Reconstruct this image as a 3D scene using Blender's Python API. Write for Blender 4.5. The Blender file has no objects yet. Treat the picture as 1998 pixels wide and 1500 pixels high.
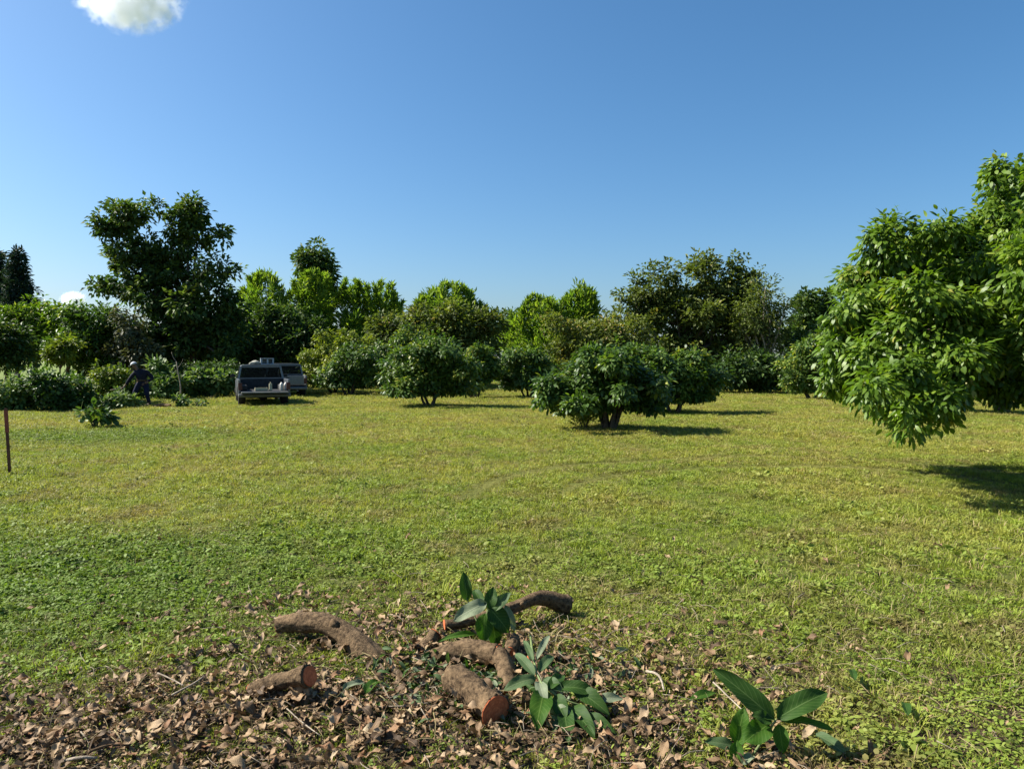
import bpy, bmesh, math, random
import numpy as np
from mathutils import Vector, Matrix

rng = np.random.default_rng(7)
random.seed(7)
R = math.radians
scene = bpy.context.scene
C = scene.collection

# ------------------------------------------------------------------ camera
EYE = 1.6
FPX = 1443.0                       # focal length in pixels of the 1998 px wide photograph
PITCH = math.atan(50.0 / FPX)      # the horizon lies a little above the middle
cam_d = bpy.data.cameras.new('camera')
cam_d.sensor_width = 36.0
cam_d.lens = 36.0 * FPX / 1998.0
cam_d.clip_start = 0.05
cam_d.clip_end = 8000.0
cam = bpy.data.objects.new('camera', cam_d)
C.objects.link(cam)
cam.location = (0, 0, EYE)
cam.rotation_euler = (R(90) - PITCH, 0, 0)
scene.camera = cam

# ------------------------------------------------------------------ world, sun, exposure
SUN_EL, SUN_AZ = 41.0, -80.0       # azimuth from the view direction, negative = left
world = bpy.data.worlds.new('World')
scene.world = world
world.use_nodes = True
wn, wl = world.node_tree.nodes, world.node_tree.links
wn.clear()
sky = wn.new('ShaderNodeTexSky')
sky.sky_type = 'NISHITA'
sky.sun_disc = False
sky.sun_elevation = R(SUN_EL)
sky.sun_rotation = R(SUN_AZ)
sky.altitude = 300
sky.air_density = 1.0
sky.dust_density = 2.0
sky.ozone_density = 6.0
bg = wn.new('ShaderNodeBackground')
bg.inputs['Strength'].default_value = 0.066
hs = wn.new('ShaderNodeHueSaturation')
hs.inputs['Hue'].default_value = 0.493
hs.inputs['Saturation'].default_value = 1.15
wo = wn.new('ShaderNodeOutputWorld')
wl.new(sky.outputs[0], hs.inputs['Color'])
wl.new(hs.outputs[0], bg.inputs[0])
wl.new(bg.outputs[0], wo.inputs[0])

sun_d = bpy.data.lights.new('sun', 'SUN')
sun_d.energy = 5.0
sun_d.angle = R(0.53)
sun_d.color = (1.0, 0.94, 0.84)
sun = bpy.data.objects.new('sun', sun_d)
C.objects.link(sun)
S = Vector((math.sin(R(SUN_AZ)) * math.cos(R(SUN_EL)), math.cos(R(SUN_AZ)) * math.cos(R(SUN_EL)), math.sin(R(SUN_EL))))
sun.rotation_euler = S.to_track_quat('Z', 'Y').to_euler()
sun.location = (-20, 10, 30)

vs = scene.view_settings
vs.view_transform = 'Standard'
vs.look = 'None'
vs.exposure = 1.3
vs.gamma = 1.0
vs.use_curve_mapping = False
cy = scene.cycles
cy.use_denoising = True
cy.max_bounces = 16
cy.diffuse_bounces = 3
cy.glossy_bounces = 3
cy.transmission_bounces = 6
cy.transparent_max_bounces = 8
cy.volume_bounces = 16
cy.sample_clamp_indirect = 6.0
cy.caustics_reflective = False
cy.caustics_refractive = False

# ------------------------------------------------------------------ geometry helpers
def ray(px, py):
    u = (px - 999.0) / FPX
    v = (750.0 - py) / FPX
    c, s = math.cos(PITCH), math.sin(PITCH)
    return np.array([u, c + v * s, -s + v * c])

def W(px, py, d):                  # the world point seen at px, py at distance d along +Y
    r = ray(px, py)
    t = d / r[1]
    return np.array([r[0] * t, d, EYE + r[2] * t])

def G(px, py):                     # the ground point seen at px, py
    r = ray(px, py)
    t = EYE / -r[2]
    return np.array([r[0] * t, r[1] * t, 0.0])

def dist_of(py):
    return float(G(999, py)[1])

def gz(x, y):                      # gentle unevenness of the ground
    return (0.018 * np.sin(x * 1.3 + 0.7 * y) + 0.014 * np.sin(0.9 * y - 0.5 * x + 1.0)
            + 0.008 * np.sin(3.1 * x + 1.7) * np.sin(2.7 * y))

def unit(a):
    return a / np.maximum(np.linalg.norm(a, axis=-1, keepdims=True), 1e-9)

def link(o, parent=None):
    C.objects.link(o)
    if parent is not None:
        o.parent = parent
    return o

def np_mesh(name, verts, faces, mat=None, attrs=None, smooth=True, mat_idx=None, mats=None):
    """faces: (n,3) or (n,4) int array, or list of such arrays"""
    me = bpy.data.meshes.new(name)
    verts = np.asarray(verts, dtype=np.float32)
    if not isinstance(faces, list):
        faces = [faces]
    faces = [np.asarray(f, dtype=np.int32) for f in faces if len(f)]
    loops = np.concatenate([f.ravel() for f in faces])
    totals = np.concatenate([np.full(len(f), f.shape[1], np.int32) for f in faces])
    starts = np.concatenate([[0], np.cumsum(totals)[:-1]]).astype(np.int32)
    me.vertices.add(len(verts))
    me.vertices.foreach_set('co', verts.ravel())
    me.loops.add(len(loops))
    me.loops.foreach_set('vertex_index', loops)
    me.polygons.add(len(totals))
    me.polygons.foreach_set('loop_start', starts)
    me.polygons.foreach_set('loop_total', totals)
    me.polygons.foreach_set('use_smooth', np.full(len(totals), smooth))
    for k, v in (attrs or {}).items():
        a = me.attributes.new(k, 'FLOAT', 'POINT')
        a.data.foreach_set('value', np.asarray(v, dtype=np.float32))
    if mats:
        for m in mats:
            me.materials.append(m)
        if mat_idx is not None:
            me.polygons.foreach_set('material_index', np.asarray(mat_idx, dtype=np.int32))
    elif mat is not None:
        me.materials.append(mat)
    me.update(calc_edges=True)
    return me

def mesh_obj(name, me, parent=None, loc=None):
    o = bpy.data.objects.new(name, me)
    link(o, parent)
    if loc is not None:
        o.location = loc
    return o

def thing(name, label, cat, loc=(0, 0, 0), rz=0.0, group=None):
    o = bpy.data.objects.new(name, None)
    o.empty_display_size = 0.2
    o.location = loc
    o.rotation_euler = (0, 0, rz)
    link(o)
    return tag(o, label, cat, group)

def tag(o, label, cat, group=None, kind=None):
    o['label'] = label
    if cat:
        o['category'] = cat
    if group:
        o['group'] = group
    if kind:
        o['kind'] = kind
    return o

def tube(path, radii, sides=10, bump=0.0, seed=0, caps=True):
    """closed tapered tube round a polyline; returns verts, quad faces, cap tris"""
    p = np.asarray(path, float)
    n = len(p)
    r = np.asarray(radii, float) if np.ndim(radii) else np.full(n, float(radii))
    tan = unit(np.gradient(p, axis=0))
    ref = np.array([0.13, 0.21, 1.0]) if abs(tan[:, 2]).mean() < 0.8 else np.array([1.0, 0.2, 0.1])
    a = unit(np.cross(tan, ref))
    b = np.cross(tan, a)
    ang = np.linspace(0, 2 * math.pi, sides, endpoint=False)
    rg = np.random.default_rng(seed)
    rr = r[:, None] * np.ones(sides)[None, :]
    if bump:
        kf = max(3, n // 4)
        ctrl = rg.random((kf, sides)) - 0.5
        xs_ = np.linspace(0, kf - 1, n); i0 = np.minimum(xs_.astype(int), kf - 2); fr = (xs_ - i0)[:, None]
        fr = fr * fr * (3 - 2 * fr)
        ridge = ctrl[i0] * (1 - fr) + ctrl[i0 + 1] * fr
        rr = rr * (1 + bump * 1.5 * ridge)
    if bump:
        kk_ = max(3, n // 13)
        slow = np.interp(np.linspace(0, 1, n), np.linspace(0, 1, kk_), rg.normal(0, 1, kk_))
        slow2 = np.interp(np.linspace(0, 1, n), np.linspace(0, 1, kk_), rg.random(kk_) * 6.3)
        rr = rr * (1 + bump * 0.9 * slow[:, None] + bump * 1.3 * np.cos(ang[None, :] - slow2[:, None]))
    v = p[:, None, :] + rr[..., None] * (np.cos(ang)[None, :, None] * a[:, None, :] + np.sin(ang)[None, :, None] * b[:, None, :])
    v = v.reshape(-1, 3)
    i = np.arange(n - 1)[:, None] * sides
    j = np.arange(sides)[None, :]
    k = (j + 1) % sides
    q = np.stack([i + j, i + k, i + sides + k, i + sides + j], -1).reshape(-1, 4)
    tri = np.zeros((0, 3), int)
    if caps:
        v = np.vstack([v, p[:1], p[-1:]])
        c0, c1 = n * sides, n * sides + 1
        jj = np.arange(sides)
        kk = (jj + 1) % sides
        tri = np.vstack([np.stack([np.full(sides, c0), kk, jj], -1),
                         np.stack([np.full(sides, c1), (n - 1) * sides + jj, (n - 1) * sides + kk], -1)])
    return v, q, tri

def join(parts):
    vs_, qs, ts, off = [], [], [], 0
    for v, q, t in parts:
        vs_.append(v); qs.append(q + off); ts.append(t + off); off += len(v)
    return np.vstack(vs_), [np.vstack(qs), np.vstack(ts)]

def spline(pts, n=14):
    p = np.asarray(pts, float)
    if len(p) < 3:
        t = np.linspace(0, 1, n)[:, None]
        return p[0] * (1 - t) + p[-1] * t
    ext = np.vstack([2 * p[0] - p[1], p, 2 * p[-1] - p[-2]])
    out = []
    segs = len(p) - 1
    for s in range(segs):
        m = max(2, n // segs)
        t = np.linspace(0, 1, m, endpoint=(s == segs - 1))[:, None]
        a, b, c, d = ext[s], ext[s + 1], ext[s + 2], ext[s + 3]
        out.append(0.5 * ((2 * b) + (-a + c) * t + (2 * a - 5 * b + 4 * c - d) * t ** 2 + (-a + 3 * b - 3 * c + d) * t ** 3))
    return np.vstack(out)

def bm_obj(name, bm, mat, parent=None, bevel=0.0, smooth=False, loc=None):
    if bevel:
        bmesh.ops.bevel(bm, geom=list(bm.edges), offset=bevel, segments=2, affect='EDGES', profile=0.5)
    bmesh.ops.recalc_face_normals(bm, faces=list(bm.faces))
    me = bpy.data.meshes.new(name)
    bm.to_mesh(me)
    bm.free()
    if mat is not None:
        me.materials.append(mat)
    if smooth:
        me.polygons.foreach_set('use_smooth', np.full(len(me.polygons), True))
    return mesh_obj(name, me, parent, loc)

def bm_box(bm, x0, x1, y0, y1, z0, z1):
    c = [(x0, y0, z0), (x1, y0, z0), (x1, y1, z0), (x0, y1, z0), (x0, y0, z1), (x1, y0, z1), (x1, y1, z1), (x0, y1, z1)]
    v = [bm.verts.new(p) for p in c]
    for f in ((0, 3, 2, 1), (4, 5, 6, 7), (0, 1, 5, 4), (1, 2, 6, 5), (2, 3, 7, 6), (3, 0, 4, 7)):
        bm.faces.new([v[i] for i in f])
    return v

def bm_prism(bm, poly_a, poly_b):
    a = [bm.verts.new(p) for p in poly_a]
    b = [bm.verts.new(p) for p in poly_b]
    n = len(a)
    bm.faces.new(a[::-1]); bm.faces.new(b)
    for i in range(n):
        j = (i + 1) % n
        bm.faces.new((a[i], a[j], b[j], b[i]))

# ------------------------------------------------------------------ materials
def new_mat(name):
    m = bpy.data.materials.new(name)
    m.use_nodes = True
    nt = m.node_tree
    nt.nodes.clear()
    out = nt.nodes.new('ShaderNodeOutputMaterial')
    return m, nt, out

def N(nt, typ, **kw):
    n = nt.nodes.new(typ)
    for k, v in kw.items():
        setattr(n, k, v)
    return n

def ramp(nt, fac, stops, interp='LINEAR'):
    r = N(nt, 'ShaderNodeValToRGB')
    r.color_ramp.interpolation = interp
    el = r.color_ramp.elements
    while len(el) < len(stops):
        el.new(0.5)
    for e, (p, c) in zip(el, stops):
        e.position = p
        e.color = (*c, 1)
    nt.links.new(fac, r.inputs[0])
    return r.outputs[0]

def noise(nt, scale, detail=3, vec=None, rough=0.55):
    n = N(nt, 'ShaderNodeTexNoise')
    n.inputs['Scale'].default_value = scale
    n.inputs['Detail'].default_value = detail
    n.inputs['Roughness'].default_value = rough
    if vec is not None:
        nt.links.new(vec, n.inputs['Vector'])
    return n.outputs[0]

def mixc(nt, fac, a, b, mode='MIX'):
    m = N(nt, 'ShaderNodeMix', data_type='RGBA', blend_type=mode)
    for i, x in ((0, fac), (6, a), (7, b)):
        if hasattr(x, 'links'):
            nt.links.new(x, m.inputs[i])
        else:
            m.inputs[i].default_value = x if i == 0 else (*x, 1)
    return m.outputs[2]

def math_n(nt, op, a, b=0.0, clamp=False):
    m = N(nt, 'ShaderNodeMath', operation=op, use_clamp=clamp)
    for i, x in ((0, a), (1, b)):
        if hasattr(x, 'links'):
            nt.links.new(x, m.inputs[i])
        else:
            m.inputs[i].default_value = x
    return m.outputs[0]

def maprange(nt, x, a, b, c=0.0, d=1.0):
    m = N(nt, 'ShaderNodeMapRange')
    nt.links.new(x, m.inputs[0])
    for i, v in enumerate((a, b, c, d)):
        m.inputs[i + 1].default_value = v
    return m.outputs[0]

def principled(nt, col, rough=0.6, spec=0.4, metal=0.0):
    b = N(nt, 'ShaderNodeBsdfPrincipled')
    if hasattr(col, 'links'):
        nt.links.new(col, b.inputs['Base Color'])
    else:
        b.inputs['Base Color'].default_value = (*col, 1)
    if hasattr(rough, 'links'):
        nt.links.new(rough, b.inputs['Roughness'])
    else:
        b.inputs['Roughness'].default_value = rough
    b.inputs['Specular IOR Level'].default_value = spec
    b.inputs['Metallic'].default_value = metal
    return b

def bump(nt, bsdf, h, strength=0.4, dist=0.02):
    b = N(nt, 'ShaderNodeBump')
    b.inputs['Strength'].default_value = strength
    b.inputs['Distance'].default_value = dist
    nt.links.new(h, b.inputs['Height'])
    nt.links.new(b.outputs[0], bsdf.inputs['Normal'])

def foliage_mat(name, stops, trans=0.3, rough=0.45, spec=0.35, tcol=(1.25, 1.35, 0.55)):
    """leaf colour by the leaf's own 'tint' value"""
    m, nt, out = new_mat(name)
    at = N(nt, 'ShaderNodeAttribute', attribute_name='tint')
    col = ramp(nt, at.outputs['Fac'], stops)
    p = principled(nt, col, rough, spec)
    tr = N(nt, 'ShaderNodeBsdfTranslucent')
    tc = mixc(nt, 1.0, col, tcol, 'MULTIPLY')
    nt.links.new(tc, tr.inputs[0])
    mx = N(nt, 'ShaderNodeMixShader')
    mx.inputs[0].default_value = trans
    nt.links.new(p.outputs[0], mx.inputs[1])
    nt.links.new(tr.outputs[0], mx.inputs[2])
    nt.links.new(mx.outputs[0], out.inputs[0])
    return m

def plain_mat(name, col, rough=0.6, spec=0.4, metal=0.0, var=0.25, scale=12.0, bmp=0.0, dark=None):
    m, nt, out = new_mat(name)
    tc = N(nt, 'ShaderNodeTexCoord')
    nz = noise(nt, scale, 4, tc.outputs['Object'])
    lo = dark or tuple(c * (1 - var) for c in col)
    hi = tuple(min(1, c * (1 + var)) for c in col)
    cc = ramp(nt, nz, [(0.3, lo), (0.7, hi)])
    p = principled(nt, cc, rough, spec, metal)
    if bmp:
        bump(nt, p, nz, bmp, 0.01)
    nt.links.new(p.outputs[0], out.inputs[0])
    return m

M = {}
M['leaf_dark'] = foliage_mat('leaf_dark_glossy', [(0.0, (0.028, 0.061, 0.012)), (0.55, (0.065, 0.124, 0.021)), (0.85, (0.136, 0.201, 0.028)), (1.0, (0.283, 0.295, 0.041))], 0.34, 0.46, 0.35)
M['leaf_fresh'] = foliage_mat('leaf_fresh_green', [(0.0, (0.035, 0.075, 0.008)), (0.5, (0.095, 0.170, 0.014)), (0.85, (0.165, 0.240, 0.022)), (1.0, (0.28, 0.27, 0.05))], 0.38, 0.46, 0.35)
M['leaf_yellow'] = foliage_mat('leaf_yellow_green', [(0.0, (0.079, 0.121, 0.015)), (0.5, (0.158, 0.205, 0.023)), (1.0, (0.294, 0.304, 0.037))], 0.33, 0.5, 0.3)
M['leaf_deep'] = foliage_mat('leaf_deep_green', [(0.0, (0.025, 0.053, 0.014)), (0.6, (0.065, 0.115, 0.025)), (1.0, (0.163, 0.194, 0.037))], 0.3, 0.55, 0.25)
M['leaf_blue'] = foliage_mat('leaf_bluish_conifer', [(0.0, (0.014, 0.032, 0.022)), (0.6, (0.028, 0.056, 0.036)), (1.0, (0.055, 0.09, 0.050))], 0.12, 0.6, 0.25)
M['leaf_olive'] = foliage_mat('leaf_olive', [(0.0, (0.049, 0.076, 0.017)), (0.5, (0.107, 0.140, 0.029)), (0.85, (0.171, 0.193, 0.041)), (1.0, (0.244, 0.183, 0.055))], 0.32, 0.55, 0.25)
M['leaf_grey'] = foliage_mat('leaf_grey_olive', [(0.0, (0.045, 0.058, 0.026)), (0.6, (0.085, 0.098, 0.045)), (1.0, (0.14, 0.130, 0.075))], 0.15, 0.6, 0.25)
M['leaf_bamboo'] = foliage_mat('leaf_bamboo', [(0.0, (0.072, 0.143, 0.018)), (0.5, (0.137, 0.227, 0.026)), (1.0, (0.286, 0.351, 0.046))], 0.4, 0.55, 0.2)
M['leaf_weed'] = foliage_mat('leaf_weed', [(0.0, (0.040, 0.086, 0.022)), (0.5, (0.083, 0.149, 0.035)), (1.0, (0.187, 0.242, 0.066))], 0.3, 0.55, 0.3)

def bark_mat(name, a, b, scale=14, bmp=0.7, dist=0.02):
    m, nt, out = new_mat(name)
    tc = N(nt, 'ShaderNodeTexCoord')
    nz = noise(nt, scale, 9, tc.outputs['Object'], 0.72)
    big = noise(nt, scale * 0.2, 2, tc.outputs['Object'])
    col = ramp(nt, nz, [(0.36, a), (0.64, b)])
    col = mixc(nt, maprange(nt, big, 0.5, 0.75), col, tuple(min(1, c * 1.25) for c in b))
    p = principled(nt, col, 0.9, 0.15)
    bump(nt, p, nz, bmp, dist)
    nt.links.new(p.outputs[0], out.inputs[0])
    return m
M['bark'] = bark_mat('bark_dark', (0.035, 0.026, 0.018), (0.12, 0.095, 0.070))
M['bark_pale'] = bark_mat('bark_pale', (0.16, 0.13, 0.095), (0.34, 0.29, 0.22))
M['bark_log'] = bark_mat('bark_cut_branch', (0.026, 0.016, 0.008), (0.190, 0.128, 0.070), 46, 1.0, 0.016)

def wood_mat():
    m, nt, out = new_mat('fresh_cut_wood')
    tc = N(nt, 'ShaderNodeTexCoord')
    nz = noise(nt, 60, 4, tc.outputs['Object'])
    ln = N(nt, 'ShaderNodeVectorMath', operation='LENGTH')
    nt.links.new(tc.outputs['Object'], ln.inputs[0])
    rings = math_n(nt, 'SINE', math_n(nt, 'MULTIPLY', ln.outputs['Value'], 520.0))
    col = ramp(nt, nz, [(0.3, (0.34, 0.075, 0.028)), (0.7, (0.62, 0.19, 0.070))])
    col = mixc(nt, maprange(nt, rings, -1, 1, 0.0, 0.3), col, (0.25, 0.07, 0.03))
    p = principled(nt, col, 0.8, 0.2)
    bump(nt, p, nz, 0.3, 0.002)
    nt.links.new(p.outputs[0], out.inputs[0])
    return m
M['wood'] = wood_mat()

# colour of the field, shared by the soil sheet and the grass on it: patches with shapes of their own
def field_group():
    g = bpy.data.node_groups.new('field_patches', 'ShaderNodeTree')
    for nm, ty in (('Dry', 'NodeSocketFloat'), ('Lush', 'NodeSocketFloat'), ('Fine', 'NodeSocketFloat'), ('Brown', 'NodeSocketFloat'), ('Track', 'NodeSocketFloat')):
        g.interface.new_socket(nm, in_out='OUTPUT', socket_type=ty)
    go = g.nodes.new('NodeGroupOutput')
    geo = g.nodes.new('ShaderNodeNewGeometry')
    sep = g.nodes.new('ShaderNodeSeparateXYZ')
    g.links.new(geo.outputs['Position'], sep.inputs[0])
    comb = g.nodes.new('ShaderNodeCombineXYZ')
    g.links.new(sep.outputs[0], comb.inputs[0]); g.links.new(sep.outputs[1], comb.inputs[1])
    n1 = noise(g, 0.35, 4, comb.outputs[0], 0.6)
    n2 = noise(g, 2.3, 3, comb.outputs[0], 0.6)
    n3 = noise(g, 5.0, 4, comb.outputs[0], 0.6)
    # wheel tracks: two faint dry arcs curving across the field
    dx = math_n(g, 'SUBTRACT', sep.outputs[0], 3.6)
    dy = math_n(g, 'SUBTRACT', sep.outputs[1], 7.8)
    rad = math_n(g, 'SQRT', math_n(g, 'ADD', math_n(g, 'MULTIPLY', dx, dx), math_n(g, 'MULTIPLY', dy, dy)))
    t1 = maprange(g, math_n(g, 'ABSOLUTE', math_n(g, 'SUBTRACT', rad, 3.1)), 0.05, 0.24, 1.0, 0.0)
    t2 = maprange(g, math_n(g, 'ABSOLUTE', math_n(g, 'SUBTRACT', rad, 4.2)), 0.05, 0.24, 1.0, 0.0)
    trk = math_n(g, 'MULTIPLY', math_n(g, 'MULTIPLY', math_n(g, 'MAXIMUM', t1, t2), maprange(g, n2, 0.30, 0.5)), maprange(g, sep.outputs[1], 8.2, 9.2))
    dry = math_n(g, 'ADD', math_n(g, 'ADD', math_n(g, 'MULTIPLY', n1, 0.85), math_n(g, 'MULTIPLY', n2, 0.25)), -0.04)
    far = maprange(g, sep.outputs[1], 5.0, 16.0, -0.06, 0.07)
    dry = math_n(g, 'ADD', dry, far)
    dry = maprange(g, dry, 0.42, 0.68)
    dry = math_n(g, 'ADD', dry, math_n(g, 'MULTIPLY', trk, 0.45), True)
    g.links.new(dry, go.inputs['Dry'])
    # lush broad-leaved green towards the near left and in a strip beyond the post
    lx = maprange(g, sep.outputs[0], -0.6, -2.6)
    ly = maprange(g, math_n(g, 'ABSOLUTE', math_n(g, 'SUBTRACT', sep.outputs[1], 5.4)), 0.5, 1.9, 1.0, 0.0)
    l1 = math_n(g, 'MULTIPLY', lx, ly)
    sx = maprange(g, math_n(g, 'ABSOLUTE', math_n(g, 'ADD', sep.outputs[0], 8.4)), 1.2, 3.2, 1.0, 0.0)
    sy = maprange(g, math_n(g, 'ABSOLUTE', math_n(g, 'SUBTRACT', sep.outputs[1], 15.2)), 0.6, 1.8, 1.0, 0.0)
    l2 = math_n(g, 'MULTIPLY', math_n(g, 'MULTIPLY', sx, sy), 0.8)
    lush = math_n(g, 'MULTIPLY', math_n(g, 'MAXIMUM', l1, l2), maprange(g, n2, 0.25, 0.55, 0.4, 1.0))
    g.links.new(lush, go.inputs['Lush'])
    g.links.new(n3, go.inputs['Fine'])
    n4 = noise(g, 1.1, 5, comb.outputs[0], 0.7)
    g.links.new(math_n(g, 'ADD', maprange(g, n4, 0.50, 0.66, 0.0, 0.7), math_n(g, 'MULTIPLY', trk, 0.3), True), go.inputs['Brown'])
    g.links.new(math_n(g, 'MULTIPLY', trk, 0.75), go.inputs['Track'])
    return g
FIELD = field_group()

def grass_mat(name, green, yellow, dryc, lushc, trans=0.3):
    m, nt, out = new_mat(name)
    f = N(nt, 'ShaderNodeGroup'); f.node_tree = FIELD
    oi = N(nt, 'ShaderNodeObjectInfo')
    base = mixc(nt, f.outputs['Dry'], green, yellow)
    rnd = maprange(nt, oi.outputs['Random'], 0.78, 1.0, 0.0, 0.55)
    base = mixc(nt, math_n(nt, 'MULTIPLY', rnd, math_n(nt, 'ADD', f.outputs['Dry'], 0.35), True), base, dryc)
    base = mixc(nt, f.outputs['Brown'], base, (0.235, 0.170, 0.075))
    base = mixc(nt, f.outputs['Track'], base, (0.11, 0.105, 0.028))
    base = mixc(nt, f.outputs['Lush'], base, lushc)
    val = maprange(nt, math_n(nt, 'FRACT', math_n(nt, 'MULTIPLY', oi.outputs['Random'], 7.31)), 0, 1, 0.86, 1.12)
    val = math_n(nt, 'MULTIPLY', val, maprange(nt, f.outputs['Fine'], 0.30, 0.70, 0.72, 1.22))
    hsv = N(nt, 'ShaderNodeHueSaturation')
    nt.links.new(val, hsv.inputs['Value'])
    nt.links.new(base, hsv.inputs['Color'])
    col = hsv.outputs[0]
    p = principled(nt, col, 0.6, 0.2)
    tr = N(nt, 'ShaderNodeBsdfTranslucent')
    nt.links.new(mixc(nt, 1.0, col, (1.15, 1.2, 0.7), 'MULTIPLY'), tr.inputs[0])
    mx = N(nt, 'ShaderNodeMixShader')
    mx.inputs[0].default_value = trans
    nt.links.new(p.outputs[0], mx.inputs[1]); nt.links.new(tr.outputs[0], mx.inputs[2])
    nt.links.new(mx.outputs[0], out.inputs[0])
    return m
M['grass'] = grass_mat('grass_blades', (0.225, 0.285, 0.034), (0.365, 0.345, 0.070), (0.34, 0.235, 0.10), (0.135, 0.205, 0.020), 0.38)
M['broad'] = grass_mat('broad_leaved_weed', (0.175, 0.240, 0.036), (0.26, 0.28, 0.058), (0.24, 0.18, 0.07), (0.125, 0.200, 0.022), 0.32)
M['straw'] = grass_mat('dry_straw', (0.24, 0.20, 0.09), (0.34, 0.27, 0.13), (0.36, 0.28, 0.15), (0.20, 0.18, 0.08), 0.15)

def ground_mat():
    m, nt, out = new_mat('meadow_soil')
    f = N(nt, 'ShaderNodeGroup'); f.node_tree = FIELD
    geo = N(nt, 'ShaderNodeNewGeometry')
    n1 = noise(nt, 30, 5, geo.outputs['Position'], 0.7)
    n2 = noise(nt, 4, 4, geo.outputs['Position'], 0.6)
    soil = ramp(nt, n1, [(0.25, (0.025, 0.018, 0.011)), (0.6, (0.070, 0.050, 0.030)), (0.8, (0.13, 0.095, 0.060))])
    turf = mixc(nt, f.outputs['Dry'], (0.095, 0.125, 0.020), (0.19, 0.18, 0.042))
    turf = mixc(nt, maprange(nt, n1, 0.35, 0.65), turf, (0.065, 0.070, 0.018))
    sep = N(nt, 'ShaderNodeSeparateXYZ')
    nt.links.new(geo.outputs['Position'], sep.inputs[0])
    near = maprange(nt, math_n(nt, 'ADD', sep.outputs[1], math_n(nt, 'MULTIPLY', n2, 1.6)), 4.2, 6.2)
    far_turf = mixc(nt, maprange(nt, sep.outputs[1], 38, 60), turf, (0.13, 0.17, 0.045))
    col = mixc(nt, near, soil, far_turf)
    p = principled(nt, col, 0.95, 0.1)
    bump(nt, p, n1, 0.8, 0.03)
    nt.links.new(p.outputs[0], out.inputs[0])
    return m
M['ground'] = ground_mat()

def dry_leaf_mat(name):
    m, nt, out = new_mat(name)
    oi = N(nt, 'ShaderNodeObjectInfo')
    tc = N(nt, 'ShaderNodeTexCoord')
    nz = noise(nt, 30, 4, tc.outputs['Object'])
    col = ramp(nt, oi.outputs['Random'], [(0.0, (0.050, 0.030, 0.014)), (0.25, (0.125, 0.077, 0.037)), (0.5, (0.225, 0.145, 0.074)), (0.75, (0.335, 0.235, 0.130)), (0.9, (0.18, 0.085, 0.035)), (1.0, (0.40, 0.31, 0.19))])
    at = N(nt, 'ShaderNodeAttribute', attribute_name='lv')
    rib = maprange(nt, math_n(nt, 'ABSOLUTE', at.outputs['Fac']), 0.0, 0.10, 1.0, 0.0)
    col = mixc(nt, math_n(nt, 'MULTIPLY', rib, 0.5), col, (0.40, 0.28, 0.16))
    col = mixc(nt, maprange(nt, nz, 0.48, 0.75, 0.0, 0.5), col, (0.055, 0.030, 0.014))
    p = principled(nt, col, 0.65, 0.25)
    bump(nt, p, nz, 0.4, 0.004)
    tr = N(nt, 'ShaderNodeBsdfTranslucent')
    nt.links.new(col, tr.inputs[0])
    mx = N(nt, 'ShaderNodeMixShader'); mx.inputs[0].default_value = 0.12
    nt.links.new(p.outputs[0], mx.inputs[1]); nt.links.new(tr.outputs[0], mx.inputs[2])
    nt.links.new(mx.outputs[0], out.inputs[0])
    return m
M['dry_leaf'] = dry_leaf_mat('dry_leaf')

def big_leaf_mat(name, col, pale, vein, trans=0.35, rough=0.38):
    m, nt, out = new_mat(name)
    au = N(nt, 'ShaderNodeAttribute', attribute_name='lu')
    av = N(nt, 'ShaderNodeAttribute', attribute_name='lv')
    absv = math_n(nt, 'ABSOLUTE', av.outputs['Fac'])
    rib = maprange(nt, absv, 0.015, 0.07, 1.0, 0.0)
    ph = math_n(nt, 'MULTIPLY', math_n(nt, 'SUBTRACT', au.outputs['Fac'], math_n(nt, 'MULTIPLY', absv, 0.28)), 58.0)
    side = maprange(nt, math_n(nt, 'SINE', ph), 0.86, 1.0, 0.0, 0.55)
    tc = N(nt, 'ShaderNodeTexCoord')
    nz = noise(nt, 25, 3, tc.outputs['Object'])
    c = mixc(nt, maprange(nt, nz, 0.35, 0.7), col, pale)
    c = mixc(nt, math_n(nt, 'MAXIMUM', rib, side), c, vein)
    p = principled(nt, c, max(rough, 0.58), 0.16)
    bump(nt, p, math_n(nt, 'MAXIMUM', rib, side), 0.3, 0.003)
    tr = N(nt, 'ShaderNodeBsdfTranslucent')
    nt.links.new(mixc(nt, 1.0, c, (1.3, 1.5, 0.5), 'MULTIPLY'), tr.inputs[0])
    mx = N(nt, 'ShaderNodeMixShader'); mx.inputs[0].default_value = trans
    nt.links.new(p.outputs[0], mx.inputs[1]); nt.links.new(tr.outputs[0], mx.inputs[2])
    nt.links.new(mx.outputs[0], out.inputs[0])
    return m
M['big_dark'] = big_leaf_mat('broad_leaf_dark', (0.022, 0.058, 0.009), (0.036, 0.080, 0.013), (0.085, 0.14, 0.04), 0.3, 0.5)
M['big_green'] = big_leaf_mat('broad_leaf_green', (0.035, 0.100, 0.010), (0.060, 0.130, 0.015), (0.12, 0.20, 0.04), 0.45, 0.5)
M['big_pale'] = big_leaf_mat('broad_leaf_wilted_underside', (0.13, 0.165, 0.095), (0.19, 0.22, 0.135), (0.26, 0.29, 0.19), 0.2, 0.65)
M['big_teal'] = big_leaf_mat('broad_leaf_wilted_teal', (0.048, 0.090, 0.034), (0.078, 0.120, 0.046), (0.14, 0.18, 0.09), 0.25, 0.6)

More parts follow.
